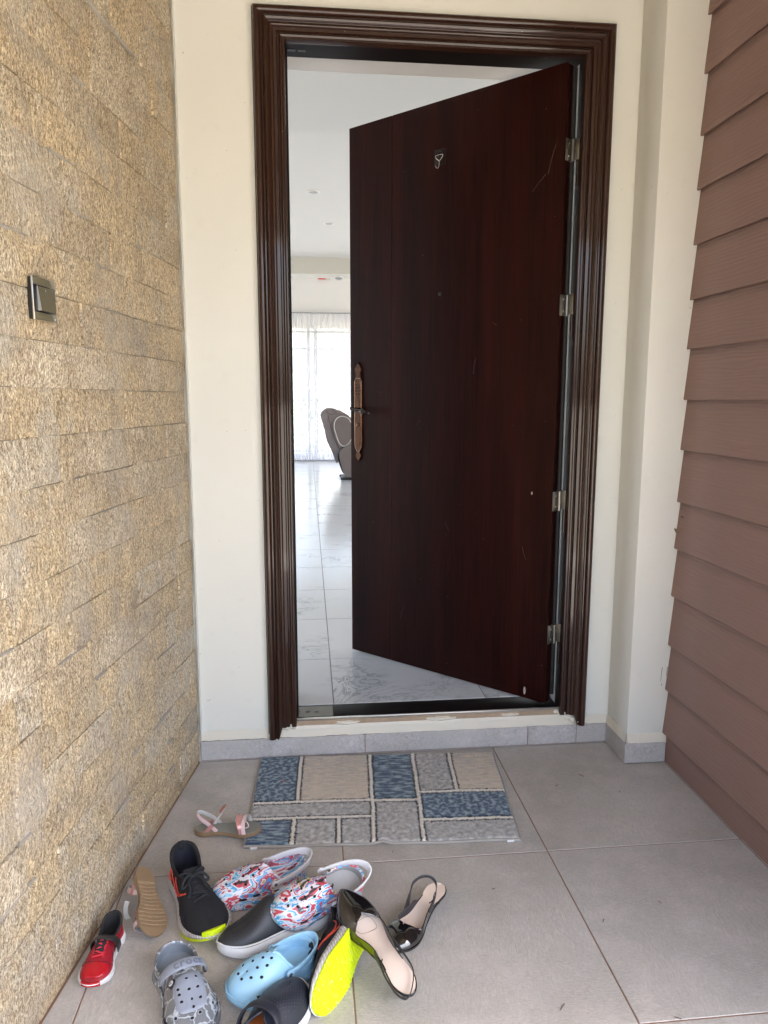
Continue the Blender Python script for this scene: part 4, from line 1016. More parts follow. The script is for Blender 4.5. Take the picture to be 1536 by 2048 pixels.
def clog(name, L, W, left, M_, m_up, m_sole, m_strap, m_in, strap='back', vents=None, panel=None, m_disc=None, sole_h=.020, big=True, rivet=True, slots=True, hs=1.0, tt=None):
    root = empty(name, M=M_); la = Last(L, W, left, r1=.34, r0=.2, lat=CLAT, med=CMED)
    lb = Last(L, W * 1.06, left, r1=.34, r0=.2, lat=CLAT, med=CMED)
    sp = pw([(0, .006), (.12, .001), (.6, .0), (.82, .003), (1, .014)])
    slab('sole', lb, lambda u, v: sp(u), lambda u, v: sole_h + sp(u) * .6, [m_sole, m_sole, m_in], root, bulge=.003, rows_=4)
    slab('footbed', la, lambda u, v: sole_h - .004 + sp(u) * .6, lambda u, v: sole_h + .003 + sp(u) * .6 + .003 * v * v, m_in, root, sc=.90)
    T = pw([(a, b * hs) for a, b in [(0, .034), (.08, .031), (.2, .025), (.30, .027), (.38, .042), (.46, .062), (.60, .063), (.74, .055), (.87, .044), (1, .030)]])
    if tt: T = pw(tt)
    C = pw([(0, .08), (.25, .05), (.33, .10), (.39, .36), (.45, .84), (.49, 1), (1, 1)])
    up, bvh = upper('upper', la, lambda u: sole_h - .003 + sp(u) * .6, T, C, .55, .34, .0042, m_up, m_in, root)
    # rounded rim round the foot opening
    rim = []
    for k in range(48):
        a = 2 * PI * k / 48
    ends = []
    for (u, sd) in [(u, 1) for u in ustep(30, 0, .49)] + [(u, -1) for u in ustep(30, 0, .49)[-2:0:-1]]:
        c = max(0, min(1, C(u))); yi = la.yl(u) if sd > 0 else -la.yr(u); yc = (la.yl(u) - la.yr(u)) / 2
        x = la.L * u + ((.2 - u) * la.L * c * .5 if u < .2 else 0)
        ends.append((x, yc + (yi - yc) * (1 - c), sole_h - .003 + sp(u) * .6 + T(u)))
    tube('rim', ends, .0028, m_up, up, 6, True)
    # toe bumper line
    tube('bumper_line', [(la.L * u + (.0035 * (1 - la.cap(u)) ), (la.yl(u) if sd > 0 else -la.yr(u)) + sd * .0018 * la.cap(u), sole_h + .003 + sp(u) * .6) for (u, sd) in [(.34 + .66 * k / 20, 1) for k in range(21)] + [(1 - .66 * k / 20, -1) for k in range(1, 21)]], .0021, m_sole, root, 6)
    if vents is None:
        vents = [(.62, 0), (.62, .42), (.62, -.42), (.71, .22), (.71, -.22), (.71, .62), (.71, -.62), (.80, 0), (.80, .42), (.80, -.42), (.88, .2), (.88, -.22), (.545, .24), (.545, -.24)]
    for (u, v) in vents:
        y = (la.yl(u) + la.yr(u)) / 2 * v + (la.yl(u) - la.yr(u)) / 2; vent(up, bvh, la.L * u * .985, y, .0032, m_up, 1.25)
    if slots:
        for sd in (1, -1):
            for u in (.60, .74):
                p, n = side_hit(bvh, la.L * u, sole_h + .010, sd)
                if p is None: continue
                Mx = on_surf(p, n, -.0002)
                bm = bmesh.new(); xa = Vector((1, 0, 0)); 
                xa = (xa - xa.dot(n) * n).normalized(); za = n.cross(xa); za = za if za.z > 0 else -za
                pts = [p + n * .0006 + xa * a + za * b for a, b in ((-.011, -.001), (-.007, .0035), (.011, .0050), (.009, -.001), (0, -.0025))]
                top = [bm.verts.new(q) for q in pts]; bot = [bm.verts.new(q - n * .002) for q in pts]
                bm.faces.new(top); 
                for i in range(5): bm.faces.new([top[i], top[(i + 1) % 5], bot[(i + 1) % 5], bot[i]])
                from_bm('side_slot', bm, m_hole, up)
    # strap
    xp = la.L * .40; zp = sole_h + .027; yl_, yr_ = la.yl(.40) + .003, la.yr(.40) + .003
    if strap == 'back':
        pts = []; wd = []; wid = []
        for k in range(33):
            a = PI * k / 32; t = max(0.0, math.sin(a)); y = (yl_ * math.cos(a) if math.cos(a) > 0 else yr_ * math.cos(a)); x = xp - (xp + (.007 if big == 2 else .013)) * t ** .8
            pts.append((x, y * (1 - .05 * t), zp + (.012 if big == 2 else .020) * t)); wd.append((-.25 * t, 0, 1)); wid.append(.013 + .009 * t)
        st = ribbon('heel_strap', pts, wd, wid, .0045, m_strap, root, inner=m_strap)
    else:
        pts = []; wd = []; wid = []; us = .50
        for k in range(31):
            a = PI * k / 30; c = math.cos(a); s_ = max(0.0, math.sin(a))
            y = (yl_ if c > 0 else yr_) * c * 1.03; x = xp + .024 * s_ ** .7
            z = zp - .004 + (.052) * s_ ** .75
            h, nn = top_hit(bvh, min(max(x, la.L * .53), la.L), y * .93)
            if h is not None: z = max(z, h.z + .0045)
            pts.append((x, y, z)); wd.append((1, 0, -.28 + .1 * s_)); wid.append(.014 + .009 * s_)
        st = ribbon('heel_strap', pts, wd, wid, .005, m_strap, root, inner=m_strap)
    if rivet:
        for sd, yy in ((1, yl_), (-1, -yr_)):
            Mr = Matrix.Translation((xp, yy + sd * .0018, zp - .001)) @ Matrix.Rotation(-sd * PI / 2, 4, 'X')
            rv = lathe('rivet', [(.0095, -.003), (.0095, .0012), (.008, .0022), (.001, .0022)], Mr, m_strap if m_disc is None else m_em, root, 18)
            if m_disc is not None:
                lathe('rivet_emblem', [(.0062, .0021), (.006, .0028), (.001, .0028)], Mr, m_disc, rv, 9)
                for dx, dy, r_ in ((.0018, .001, .0012), (-.002, -.0008, .0011)): lathe('emblem_mark', [(r_, .0027), (r_, .0032), (.0002, .0032)], Mr @ Matrix.Translation((dx, dy, 0)), m_em, rv, 6)
            else: lathe('rivet_eye', [(.0048, .0021), (.0046, .0025), (.001, .0025)], Mr, simple_eye, rv, 14)
    return root, la, up, bvh, st, (pts, wd)
simple_eye = simple('brown_rivet_eye', (.10, .075, .07), .4)
m_camo = mat_camo('marbled_foam'); m_foamw = simple('white_foam', (.66, .66, .68), .45, var=.06)
m_lblue = simple('light_blue_foam', (.30, .54, .72), .42, var=.07, scale=14, Subsurface_Weight=.0)
m_crack = mat_crackle('clear_grey_shell'); m_grey = simple('periwinkle_foam', (.255, .285, .345), .40, var=.05, scale=20)
m_greyd = simple('grey_insole', (.20, .235, .28), .6)
m_navy = simple('navy_foam', (.016, .019, .030), .48, var=.2, scale=40); m_dk = simple('charcoal_foam', (.020, .022, .026), .5, var=.2, scale=40)
m_wsole = simple('white_rubber', (.70, .70, .70), .5, var=.06, scale=30); m_orange = simple('orange_insole', (.42, .13, .025), .6)
UPZ = (0, 0, 1)
def dirt(o): pass
# camo clogs
c1 = clog('clog', .262, .054, True, pose((-.056, -.690, .004), (-.296, -.792, .010), (.05, -.14, 1)), m_camo, m_camo, m_foamw, m_camo, 'back')
tag(c1[0], 'marbled red, blue and white clog standing behind the charcoal slip-on shoe', 'clog')
c2 = clog('clog', .246, .054, False, pose((.086, -.822, .060), (-.130, -.924, .058), (.10, -.50, .9)), m_camo, m_camo, m_foamw, simple('worn_grey_footbed', (.36, .35, .34), .6), 'back')
tag(c2[0], 'marbled red, blue and white clog resting on top of the charcoal slip-on shoe', 'clog')
# light blue clog
c3 = clog('clog', .213, .0535, True, pose((-.036, -1.004, 0), (-.219, -1.110, 0), (0, -.05, 1)), m_lblue, m_lblue, m_lblue, m_lblue, 'back', big=2)
tag(c3[0], 'plain light blue foam clog with round holes in the middle of the shoe pile', 'clog')
# grey clog with its strap flipped forward, lettering on the strap
c4 = clog('clog', .262, .0595, True, pose((-.366, -.975, 0), (-.268, -1.215, 0), (0, 0, 1)), m_crack, m_crack, m_grey, m_greyd, 'fwd', vents=[], m_disc=m_emw)
tag(c4[0], 'grey clog with cracked pattern shell and strap flipped forward reading crocs', 'clog')
def patch(name, la, bvh, u0, u1, v0, v1, off, mat, par, nu=16, nv=12, taper=0.0, round_=.25):
    bm = bmesh.new(); G = []
    for i in range(nu + 1):
        row = []; tu = i / nu; u = u0 + (u1 - u0) * tu
        k = 1 - taper * tu
        e = 1.0
        if tu > 1 - round_: e = math.sqrt(max(0.0, 1 - ((tu - (1 - round_)) / round_) ** 2)) * .6 + .4
        for j in range(nv + 1):
            v = (v0 + (v1 - v0) * j / nv) * k * e; y = (la.yl(min(u, .97)) + la.yr(min(u, .97))) / 2 * v + (la.yl(u) - la.yr(u)) / 2
            p, n = top_hit(bvh, la.L * u, y)
            if p is None: p = Vector((la.L * u, y, .03)); n = Vector((0, 0, 1))
            edge = i in (0, nu) or j in (0, nv); row.append(bm.verts.new(p + n * (off if not edge else -.0008)))
        G.append(row)
    for i in range(nu):
        for j in range(nv): bm.faces.new([G[i][j], G[i + 1][j], G[i + 1][j + 1], G[i][j + 1]])
    o = from_bm(name, bm, mat, par, 60)
    me = o.data; b2 = bmesh.new(); b2.from_mesh(me); t = BVHTree.FromBMesh(b2); b2.free(); return o, t
pp_, pb = patch('vamp_panel', c4[1], c4[3], .52, .86, -.66, .66, .0022, m_grey, c4[2], taper=.1)
for (u, v) in [(.60, .34), (.60, -.05), (.655, -.42), (.69, .30), (.69, -.02), (.70, -.40), (.775, .34), (.765, 0), (.76, -.36), (.825, .02)]:
    la = c4[1]; vent(pp_, pb, la.L * u, (la.yl(u) + la.yr(u)) / 2 * v + (la.yl(u) - la.yr(u)) / 2, .0030, m_grey, 1.3)
for (u, v) in [(.72, .88), (.80, .80), (.83, -.70), (.88, .25), (.90, -.15)]:
    la = c4[1]; vent(c4[2], c4[3], la.L * u, (la.yl(u) + la.yr(u)) / 2 * v + (la.yl(u) - la.yr(u)) / 2, .0030, m_grey, 1.3)
def text_mesh(s, size, ext):
    cu_ = bpy.data.curves.new('lettering', 'FONT'); cu_.body = s; cu_.size = size; cu_.extrude = ext; cu_.align_x = 'CENTER'; cu_.align_y = 'CENTER'; cu_.offset = .0004; cu_.space_character = 1.12
    ob = bpy.data.objects.new('lettering', cu_); COL.objects.link(ob); bpy.context.view_layer.update()
    me = bpy.data.meshes.new_from_object(ob.evaluated_get(bpy.context.evaluated_depsgraph_get())); bpy.data.objects.remove(ob); return me
P4, Wd4 = c4[5]; P4 = [Vector(p) for p in P4]; Wd4 = [Vector(w) for w in Wd4]
cum = [0]
for a, b in zip(P4, P4[1:]): cum.append(cum[-1] + (b - a).length)
me = text_mesh('crocs', .0260, .0011)
mid = cum[-1] * .44
for v in me.vertices:
    s_ = mid - v.co.x; s_ = max(0, min(cum[-1] - 1e-4, s_)); i = 0
    while cum[i + 1] < s_: i += 1
    t = (s_ - cum[i]) / (cum[i + 1] - cum[i]); p = P4[i].lerp(P4[i + 1], t); tg = (P4[i + 1] - P4[i]).normalized(); w = Wd4[i].lerp(Wd4[i + 1], t); w = (w - w.dot(tg) * tg).normalized(); nn = tg.cross(w)
    if nn.z < 0: nn = -nn
    v.co = p - w * v.co.y + nn * (.0026 + v.co.z)
m_letter = simple('raised_lettering', (.15, .17, .215), .45)
finish_mesh('lettering', me, m_letter, c4[4])
# medallion on the vamp corner of the strap
p, n = top_hit(c4[3], c4[1].L * .555, -.026)
md_ = lathe('rivet', [(.0095, -.003), (.0095, .0030), (.008, .0040), (.001, .0040)], on_surf(p, n, .001), m_em, c4[0], 18)
lathe('rivet_emblem', [(.0064, .0039), (.0062, .0046), (.001, .0046)], on_surf(p, n, .001), m_emw, md_, 9)
for dx, dy, r_ in ((.002, .001, .0014), (-.0022, -.0008, .0012), (.0, -.003, .001)): lathe('emblem_mark', [(r_, .0045), (r_, .0050), (.0002, .0050)], on_surf(p, n, .001) @ Matrix.Translation((dx, dy, 0)), m_em, md_, 6)

def perf(la, bvh, par, u0, u1, du, dv, r, mat, vmax=.82, sk=0):
    bm = bmesh.new(); i = 0; u = u0
    while u < u1:
        wv = (la.yl(u) + la.yr(u)) / 2; k = int(wv * vmax / dv)
        for j in range(-k, k + 1):
            y = j * dv + (dv / 2 if i % 2 else 0) + (la.yl(u) - la.yr(u)) / 2; p, n = top_hit(bvh, la.L * u, y)
            if p is not None and n.z > .1: add_lathe(bm, [(r, 0), (r * .9, .0003), (r * .1, .0003)], on_surf(p, n, .00005), 6)
        u += du; i += 1
    o = from_bm('perforations', bm, mat, par); o['kind'] = 'stuff'; return o
m_perf = simple('perforation', (.075, .082, .095), .6)
m_perfd = simple('dark_perforation', (.005, .005, .006), .9)
# black slip-on with white outsole
c5 = clog('slip_on_shoe', .285, .051, False, pose((.008, -.862, .004), (-.250, -.964, .0), (-.10, .10, 1)), m_dk, m_wsole, m_dk, m_dk, 'back', vents=[], sole_h=.026, slots=False, tt=[(0, .030), (.2, .028), (.36, .040), (.45, .070), (.52, .080), (.62, .068), (.75, .047), (.88, .033), (1, .022)])
tag(c5[0], 'charcoal slip-on clog with a thick white outsole, partly under a marbled clog', 'clog')
perf(c5[1], c5[3], c5[2], .56, .9, .020, .0058, .0010, m_perfd, .72)
# navy clog at the bottom edge
c6 = clog('slip_on_shoe', .285, .056, True, pose((-.198, -1.345, .0), (-.066, -1.098, .0), (0, 0, 1)), m_navy, m_wsole, m_navy, m_orange, 'fwd', vents=[], sole_h=.022, slots=False)
tag(c6[0], 'navy perforated clog with white outsole cut off by the bottom of the picture', 'clog')
perf(c6[1], c6[3], c6[2], .57, .95, .021, .0062, .0010, m_perf, .85)

# ---- sneakers
m_knit = mat_knit('black_knit', (.007, .007, .009)); m_lin = simple('dark_lining', (.010, .011, .020), .9); m_lace = simple('black_lace', (.012, .014, .018), .8, scale=600, bstr=.6)
m_mids = mat_ribbed('grey_white_midsole', (.50, .48, .46)); m_neon = mat_worn('neon_yellow_rubber', (.62, .78, .0), (.20, .24, .03), (.60, .60, .42))
m_orr = simple('coral_trim', (.72, .085, .05), .5)
def sneaker(L, W, left, M_, m_up, m_lining, m_mid, m_out, m_lac, child=False, tread=False):
    root = empty('sneaker', M=M_); la = Last(L, W, left, r0=.17, r1=.32, lat=SLAT, med=SMED); k = L / .29; lb = Last(L, W * 1.07, left, r0=.17, r1=.32, lat=SLAT, med=SMED)
    sp = pw([(0, .010 * k), (.14, .001), (.6, .0), (.8, .004 * k), (1, .020 * k)])
    def tr(u, v):
        if not tread: return 0
        return .0022 * max(0, .5 + 0.7 * math.sin(u * 190 + 6.0 * v * v + 1.5 * math.sin(v * 2) + 1.2 * math.sin(u * 14 + v * 5))) 
    mt = pw([(0, .034 * k), (.2, .030 * k), (.45, .026 * k), (.7, .022 * k), (1, .028 * k)])
    slab('outsole', lb, lambda u, v: sp(u) + tr(u, v), lambda u, v: sp(u) + .0055 * k + (.006 * k if u > .93 else 0) * (u - .93) / .07, m_out, root, nx=(150 if tread else 34), ny=12, bulge=.0006, rows_=1)
    mid_ = slab('midsole', lb, lambda u, v: sp(u) + .0056 * k, lambda u, v: mt(u) + .002, m_mid, root, bulge=.0042 * k, rows_=4, sc=.99)
    T = pw([(0, .070 * k), (.06, .068 * k), (.16, .050 * k), (.27, .040 * k), (.36, .048 * k), (.45, .058 * k), (.58, .052 * k), (.72, .040 * k), (.86, .031 * k), (1, .016 * k)])
    C = pw([(0, .16), (.2, .20), (.30, .26), (.38, .48), (.44, .88), (.48, 1), (1, 1)])
    up, bvh = upper('upper', la, lambda u: mt(u) - .001, T, C, .52, .30, .0045 * k, m_up, m_lining, root)
    ring = []
    for (u, sd) in [(u, 1) for u in ustep(26, 0, .445)] + [(u, -1) for u in ustep(26, 0, .445)[-2:0:-1]]:
        c = max(0, min(1, C(u))); yi = la.yl(u) if sd > 0 else -la.yr(u); yc = (la.yl(u) - la.yr(u)) / 2
        ring.append((la.L * u + ((.2 - u) * la.L * c * .5 if u < .2 else 0), yc + (yi - yc) * (1 - c), mt(u) - .001 + T(u)))
    tube('collar', ring, .0055 * k, m_lining if child else m_up, up, 8, True)
    slab('insole', la, lambda u, v: mt(u) - .002, lambda u, v: mt(u) + .0045, m_lining, root, sc=.90)
    # heel pull
    x0 = .0; box('heel_tab', .002 * k, .010 * k, -.009 * k, .009 * k, mt(0) + .050 * k, mt(0) + .076 * k, m_lining if child else m_up, up, .003 * k)
    # tongue
    pts, wd = [], []
    for t in range(10):
        u = .62 - (.225 if not child else .17) * t / 9; x = L * u; h, n = top_hit(bvh, x, 0)
        z = (h.z if (h is not None and u > .46) else mt(u) + .056 * k) + .003 * k + max(0, .46 - u) * .16 * k * 1.1; pts.append((x, (la.yl(u) - la.yr(u)) / 2, z)); wd.append((0, 1, 0))
    tg = ribbon('tongue', pts, wd, [.030 * k + .010 * k * t / 9 for t in range(10)], .0055 * k, m_lining if child else m_up, root)
    # stitched seams and eyelets
    for sd in (1, -1):
        for (ua, ub, za, zb_) in ((.16, .44, .060, .030), (.46, .62, .070, .022), (.70, .72, .030, .055)):
            q = []
            for t in range(9):
                x = L * (ua + (ub - ua) * t / 8); z = (za + (zb_ - za) * t / 8) * k; h, n = side_hit(bvh, x, z, sd)
                if h is not None: q.append(h + n * .0004)
            if len(q) > 3: tube('seam_crease', q, .0008 * k + .0002, m_lining, up, 5)
        for u in (.475, .52, .565, .61, .655):
            h, n = top_hit(bvh, L * u, sd * .0195 * k + (la.yl(u) - la.yr(u)) / 2)
            if h is not None: lathe('eyelet', [(.0028 * k, 0), (.0026 * k, .0008), (.0012 * k, .0008), (.0010 * k, .0002)], on_surf(h, n, 0), m_lac, up, 8)
    # laces
    lc = []
    rowsL = [.475, .52, .565, .61, .655]
    for i, u in enumerate(rowsL):
        q = []
        for j in range(9):
            v = -1 + j / 4; y = v * .0185 * k; x = L * (u + .016 * (1 if i % 2 else -1) * v); h, n = top_hit(bvh, x, y + (la.yl(u) - la.yr(u)) / 2)
            if h is None: continue
            q.append(h + n * (.0030 * k + .0018 * k * (1 - v * v)))
        if len(q) > 3:
            ribbon('lace', q, [(1, 0, -.2)] * len(q), .0062 * k, .0024 * k, m_lac, root)
    if not child:
        h, n = top_hit(bvh, L * .47, 0); b = h + Vector((0, (la.yl(.47) - la.yr(.47)) / 2, .009))
        for sd in (1, -1):
            for (dx, dy, dz, l2) in ((-.012, .030, .004, .010), (.018, .034, -.006, .006)):
                p = smooth_path([b, b + Vector((dx * .5, sd * dy * .55, .009)), b + Vector((dx, sd * dy, dz)), b + Vector((dx * .8 + .010, sd * dy * .8, dz - .002)), b + Vector((.004, sd * .006, .001))], 5)
                tube('lace', p, .0032, m_lac, root, 6)
            tube('lace', smooth_path([b, b + Vector((.02, sd * .016, .002)), b + Vector((.045, sd * .020, -.006)), b + Vector((.062, sd * .030, -.012))], 5), .0028, m_lac, root, 6)
        lathe('lace_knot', [(.001, -.005), (.006, -.003), (.007, 0), (.006, .003), (.001, .005)], Matrix.Translation(b), m_lac, root, 10)
    return root, la, up, bvh, mt
def surf_line(name, bvh, pts, sd, r, mat, par, closed=False, off=.0012):
    q = []
    for (x, z) in smooth_path([(a, 0, b) for a, b in pts], 5, closed) and [(v.x, v.z) for v in smooth_path([(a, 0, b) for a, b in pts], 5, closed)]:
        h, n = side_hit(bvh, x, z, sd)
        if h is not None: q.append(h + n * off)
    if len(q) > 3: return tube(name, q, r, mat, par, 6, closed)
def swoosh(s, sd, L):
    k = L / .29; z0 = .046 * k
    pts = [(L * .16, z0 + .022 * k), (L * .22, z0 + .004 * k), (L * .30, z0 - .009 * k), (L * .38, z0 - .010 * k), (L * .46, z0 + .000 * k), (L * .56, z0 + .020 * k)]
    surf_line('side_emblem', s[3], pts, sd, .0016 * k, m_orr, s[2])
    pts = [(L * .56, z0 + .020 * k), (L * .47, z0 + .006 * k), (L * .40, z0 - .001 * k), (L * .33, z0 + .0015 * k), (L * .285, z0 + .010 * k), (L * .27, z0 + .020 * k)]
    surf_line('side_emblem', s[3], pts, sd, .0016 * k, m_orr, s[2])
s1 = sneaker(.298, .0595, False, pose((-.392, -.660, .0), (-.266, -.938, .0), (-.03, 0, 1)), m_knit, m_lin, m_mids, m_mids, m_lace)
tag(s1[0], 'black running shoe standing upright with coral side emblem and yellow toe tip', 'sneaker')
swoosh(s1, -1, .298)
sp1 = pw([(0, .0103), (.14, .001), (.6, .0), (.8, .0041), (1, .0205)])
slab('toe_tip', Last(.298, .0595 * 1.09, False, r0=.17, r1=.32, lat=SLAT, med=SMED), lambda u, v: sp1(u) + .002, lambda u, v: sp1(u) + .024, m_neon, s1[0], nx=12, ny=8, u0=.965, u1=1.0, bulge=.001, rows_=2)
slab('outsole_edge', Last(.298, .0595 * 1.085, False, r0=.17, r1=.32, lat=SLAT, med=SMED), lambda u, v: sp1(u) - .0005, lambda u, v: sp1(u) + .0065, m_neon, s1[0], nx=20, ny=8, u0=.70, u1=1.0)
surf_line('heel_clip', s1[3], [(.298 * .03, .050), (.298 * .07, .046), (.298 * .13, .041), (.298 * .17, .040)], -1, .0042, m_orr, s1[2], off=.0)
s2 = sneaker(.298, .054, True, pose((.118, -.918, .062), (-.010, -1.176, .036), (-.86, .22, -.30)), m_knit, m_lin, m_mids, m_neon, m_lace, tread=True)
tag(s2[0], 'black running shoe tipped on its side showing its neon yellow sole', 'sneaker')
swoosh(s2, 1, .298); swoosh(s2, -1, .298)
m_red = simple('red_mesh', (.30, .010, .022), .45, var=.25, scale=90); m_redg = simple('glossy_red_toe', (.42, .008, .016), .22, var=.1); m_redl = simple('red_lace', (.62, .03, .05), .6)
m_lin2 = simple('black_padding', (.015, .014, .015), .9)
s3 = sneaker(.180, .0375, False, pose((-.518, -.866, 0), (-.533, -1.043, 0), (0, 0, 1)), m_red, m_lin2, m_wsole, m_wsole, m_redl, child=True)
tag(s3[0], "small red child's sneaker with a black strap and white sole beside the stone wall", 'sneaker')
patch('toe_cap', s3[1], s3[3], .72, .93, -.93, .93, .0012, m_redg, s3[2], round_=.5)
slab('toe_tip', Last(.180, .0375 * 1.10, False, r0=.17, r1=.30), lambda u, v: .004 + .008 * max(0, u - .86) / .14, lambda u, v: .0215, m_redg, s3[0], nx=10, ny=8, u0=.955, u1=1.0, bulge=.0008, rows_=2)
q = []; wd = []
for k in range(17):
    v = -1 + k / 8; u = .40; y = v * .0265; h, n = None, None
    a = PI * k / 16; q.append((.18 * .415 + .006 * math.sin(a), (.0325 if math.cos(a) > 0 else .030) * math.cos(a), .022 + .036 * max(0, math.sin(a)) ** .62)); wd.append((1, 0, .35))
stp = ribbon('velcro_strap', q, wd, .024, .0026, simple('black_strap', (.022, .021, .022), .35), s3[0])

# ---- pumps
m_pat = Mat('black_patent'); m_pat = m_pat.set((.006, .006, .007), .07, 0, Coat_Weight=1.0, Coat_Roughness=.02, Specular_IOR_Level=.7)
m_patin = simple('black_leather_lining', (.02, .02, .024), .35); m_nude = simple('nude_insole', (.74, .60, .50), .5, var=.06, scale=12)
m_nline = simple('insole_stitch', (.34, .24, .20), .6)
PL = [(0, .56), (.12, .60), (.3, .56), (.45, .66), (.6, .92), (.70, 1.0), (.80, .92), (.9, .62), (.96, .34), (1, .12)]
PM = [(0, .56), (.12, .58), (.3, .44), (.45, .50), (.6, .80), (.70, .94), (.80, .90), (.9, .62), (.96, .34), (1, .12)]
def pump(M_, L, W, left, loop, heel_h=.040):
    root = empty('slingback_pump', M=M_); la = Last(L, W, left, r0=.15, r1=.035, lat=PL, med=PM)
    B = pw([(0, heel_h + .002), (.14, heel_h), (.30, heel_h * .78), (.45, heel_h * .38), (.60, .007), (.75, .004), (1, .008)])
    slab('sole', la, lambda u, v: B(u) - .004, lambda u, v: B(u), m_pat, root, nx=44, sc=1.03)
    ins = slab('insole', la, lambda u, v: B(u) - .001, lambda u, v: B(u) + .0016 + .0016 * v * v, m_nude, root, nx=44, sc=.95)
    T = pw([(0, .0035), (.22, .004), (.33, .010), (.42, .027), (.50, .026), (.62, .020), (.70, .033), (.78, .031), (.88, .022), (.96, .013), (1, .008)])
    C = pw([(0, .03), (.45, .03), (.60, .10), (.66, .55), (.71, 1), (1, 1)])
    up, bvh = upper('upper', la, lambda u: B(u) - .001, T, C, .70, .06, .0018, m_pat, m_patin, root, N=54, pw_=.9)
    # insole pad outline
    pad = [(.58, -.45), (.60, .35), (.66, .52), (.70, .35), (.705, -.3), (.68, -.52), (.62, -.58)]
    lp = smooth_path([(la.L * u, (la.yl(u) + la.yr(u)) / 2 * v + (la.yl(u) - la.yr(u)) / 2, B(u) + .0028) for u, v in pad], 5, True)
    tube('pad_outline', lp, .0006, m_nline, ins, 4, True)
    hb = bmesh.new(); add_lathe(hb, [(.0065, 0), (.0062, .002), (.0058, .010), (.0075, .020), (.012, .030), (.018, heel_h - .003)], Matrix.Translation((.019, 0, 0)), 18); from_bm('heel', hb, m_pat, root, 60)
    # slingback strap
    pts = [Vector(p) for p in loop(la, B)]
    sp_ = smooth_path(pts, 6); N_ = len(sp_)
    wd = [(0, 0, 1)] * N_; wid = [max(.0072, .026 * (1 - i / 10)) if i < 10 else (.0072 if i < N_ - 8 else .0072 + .016 * (i - N_ + 8) / 8) for i in range(N_)]
    ss = ribbon('sling_strap', sp_, wd, wid, .0022, m_patin, root)
    b = sp_[int(N_ * .84)]; d = (sp_[int(N_ * .84) + 1] - b).normalized()
    n = d.cross(Vector((0, 0, 1))).normalized(); u_ = n.cross(d)
    bk = tube('buckle', [b + n * .002 + d * (.0075 * math.cos(a)) + u_ * (.0065 * math.sin(a)) for a in [2 * PI * k / 16 for k in range(16)]], .0011, m_em, ss, 6, True)
    tube('strap_end', smooth_path([b, b + n * .004 + d * .012 - Vector((0, 0, .001)), b + n * .010 + d * .022 + Vector((0, 0, .002))], 4), .0016, m_patin, ss, 6)
    return root, la, up, bvh, B
def loop1(la, B):
    return [(la.L * .40, -la.yr(.40), B(.4) + .018), (la.L * .30, -la.yr(.3) - .003, B(.3) + .016), (la.L * .14, -la.yr(.14) * .95, B(.1) + .012), (.012, -.006, B(0) + .012), (-.004, .020, B(0) + .014), (.012, .034, B(0) + .014), (la.L * .16, .036, B(.15) + .012), (la.L * .28, la.yl(.3) + .008, B(.3) + .012), (la.L * .40, la.yl(.40), B(.4) + .016)]
def loop2(la, B):
    return [(la.L * .50, -la.yr(.50), B(.5) + .020), (la.L * .45, -la.yr(.45) * 1.15, B(.4) + .046), (la.L * .40, -la.yr(.4) * 1.2, B(.4) + .070), (la.L * .34, -.012, B(.4) + .084), (la.L * .29, .006, B(.4) + .084), (la.L * .27, .020, B(.4) + .070), (la.L * .31, la.yl(.35) * 1.0, B(.4) + .044), (la.L * .42, la.yl(.42), B(.4) + .018)]
p1 = pump(pose((.176, -1.150, .000), (.028, -.908, .122), (.16, -.52, .84)), .292, .048, False, loop1)
tag(p1[0], 'black patent slingback pump lying over the neon soled sneaker, toe on a marbled clog', 'pump')
p2 = pump(pose((.306, -.822, .0), (.140, -1.010, .014), (-.16, -.22, .95)), .262, .046, True, loop2)
tag(p2[0], 'black patent slingback pump with its strap standing up, rightmost shoe of the pile', 'pump')

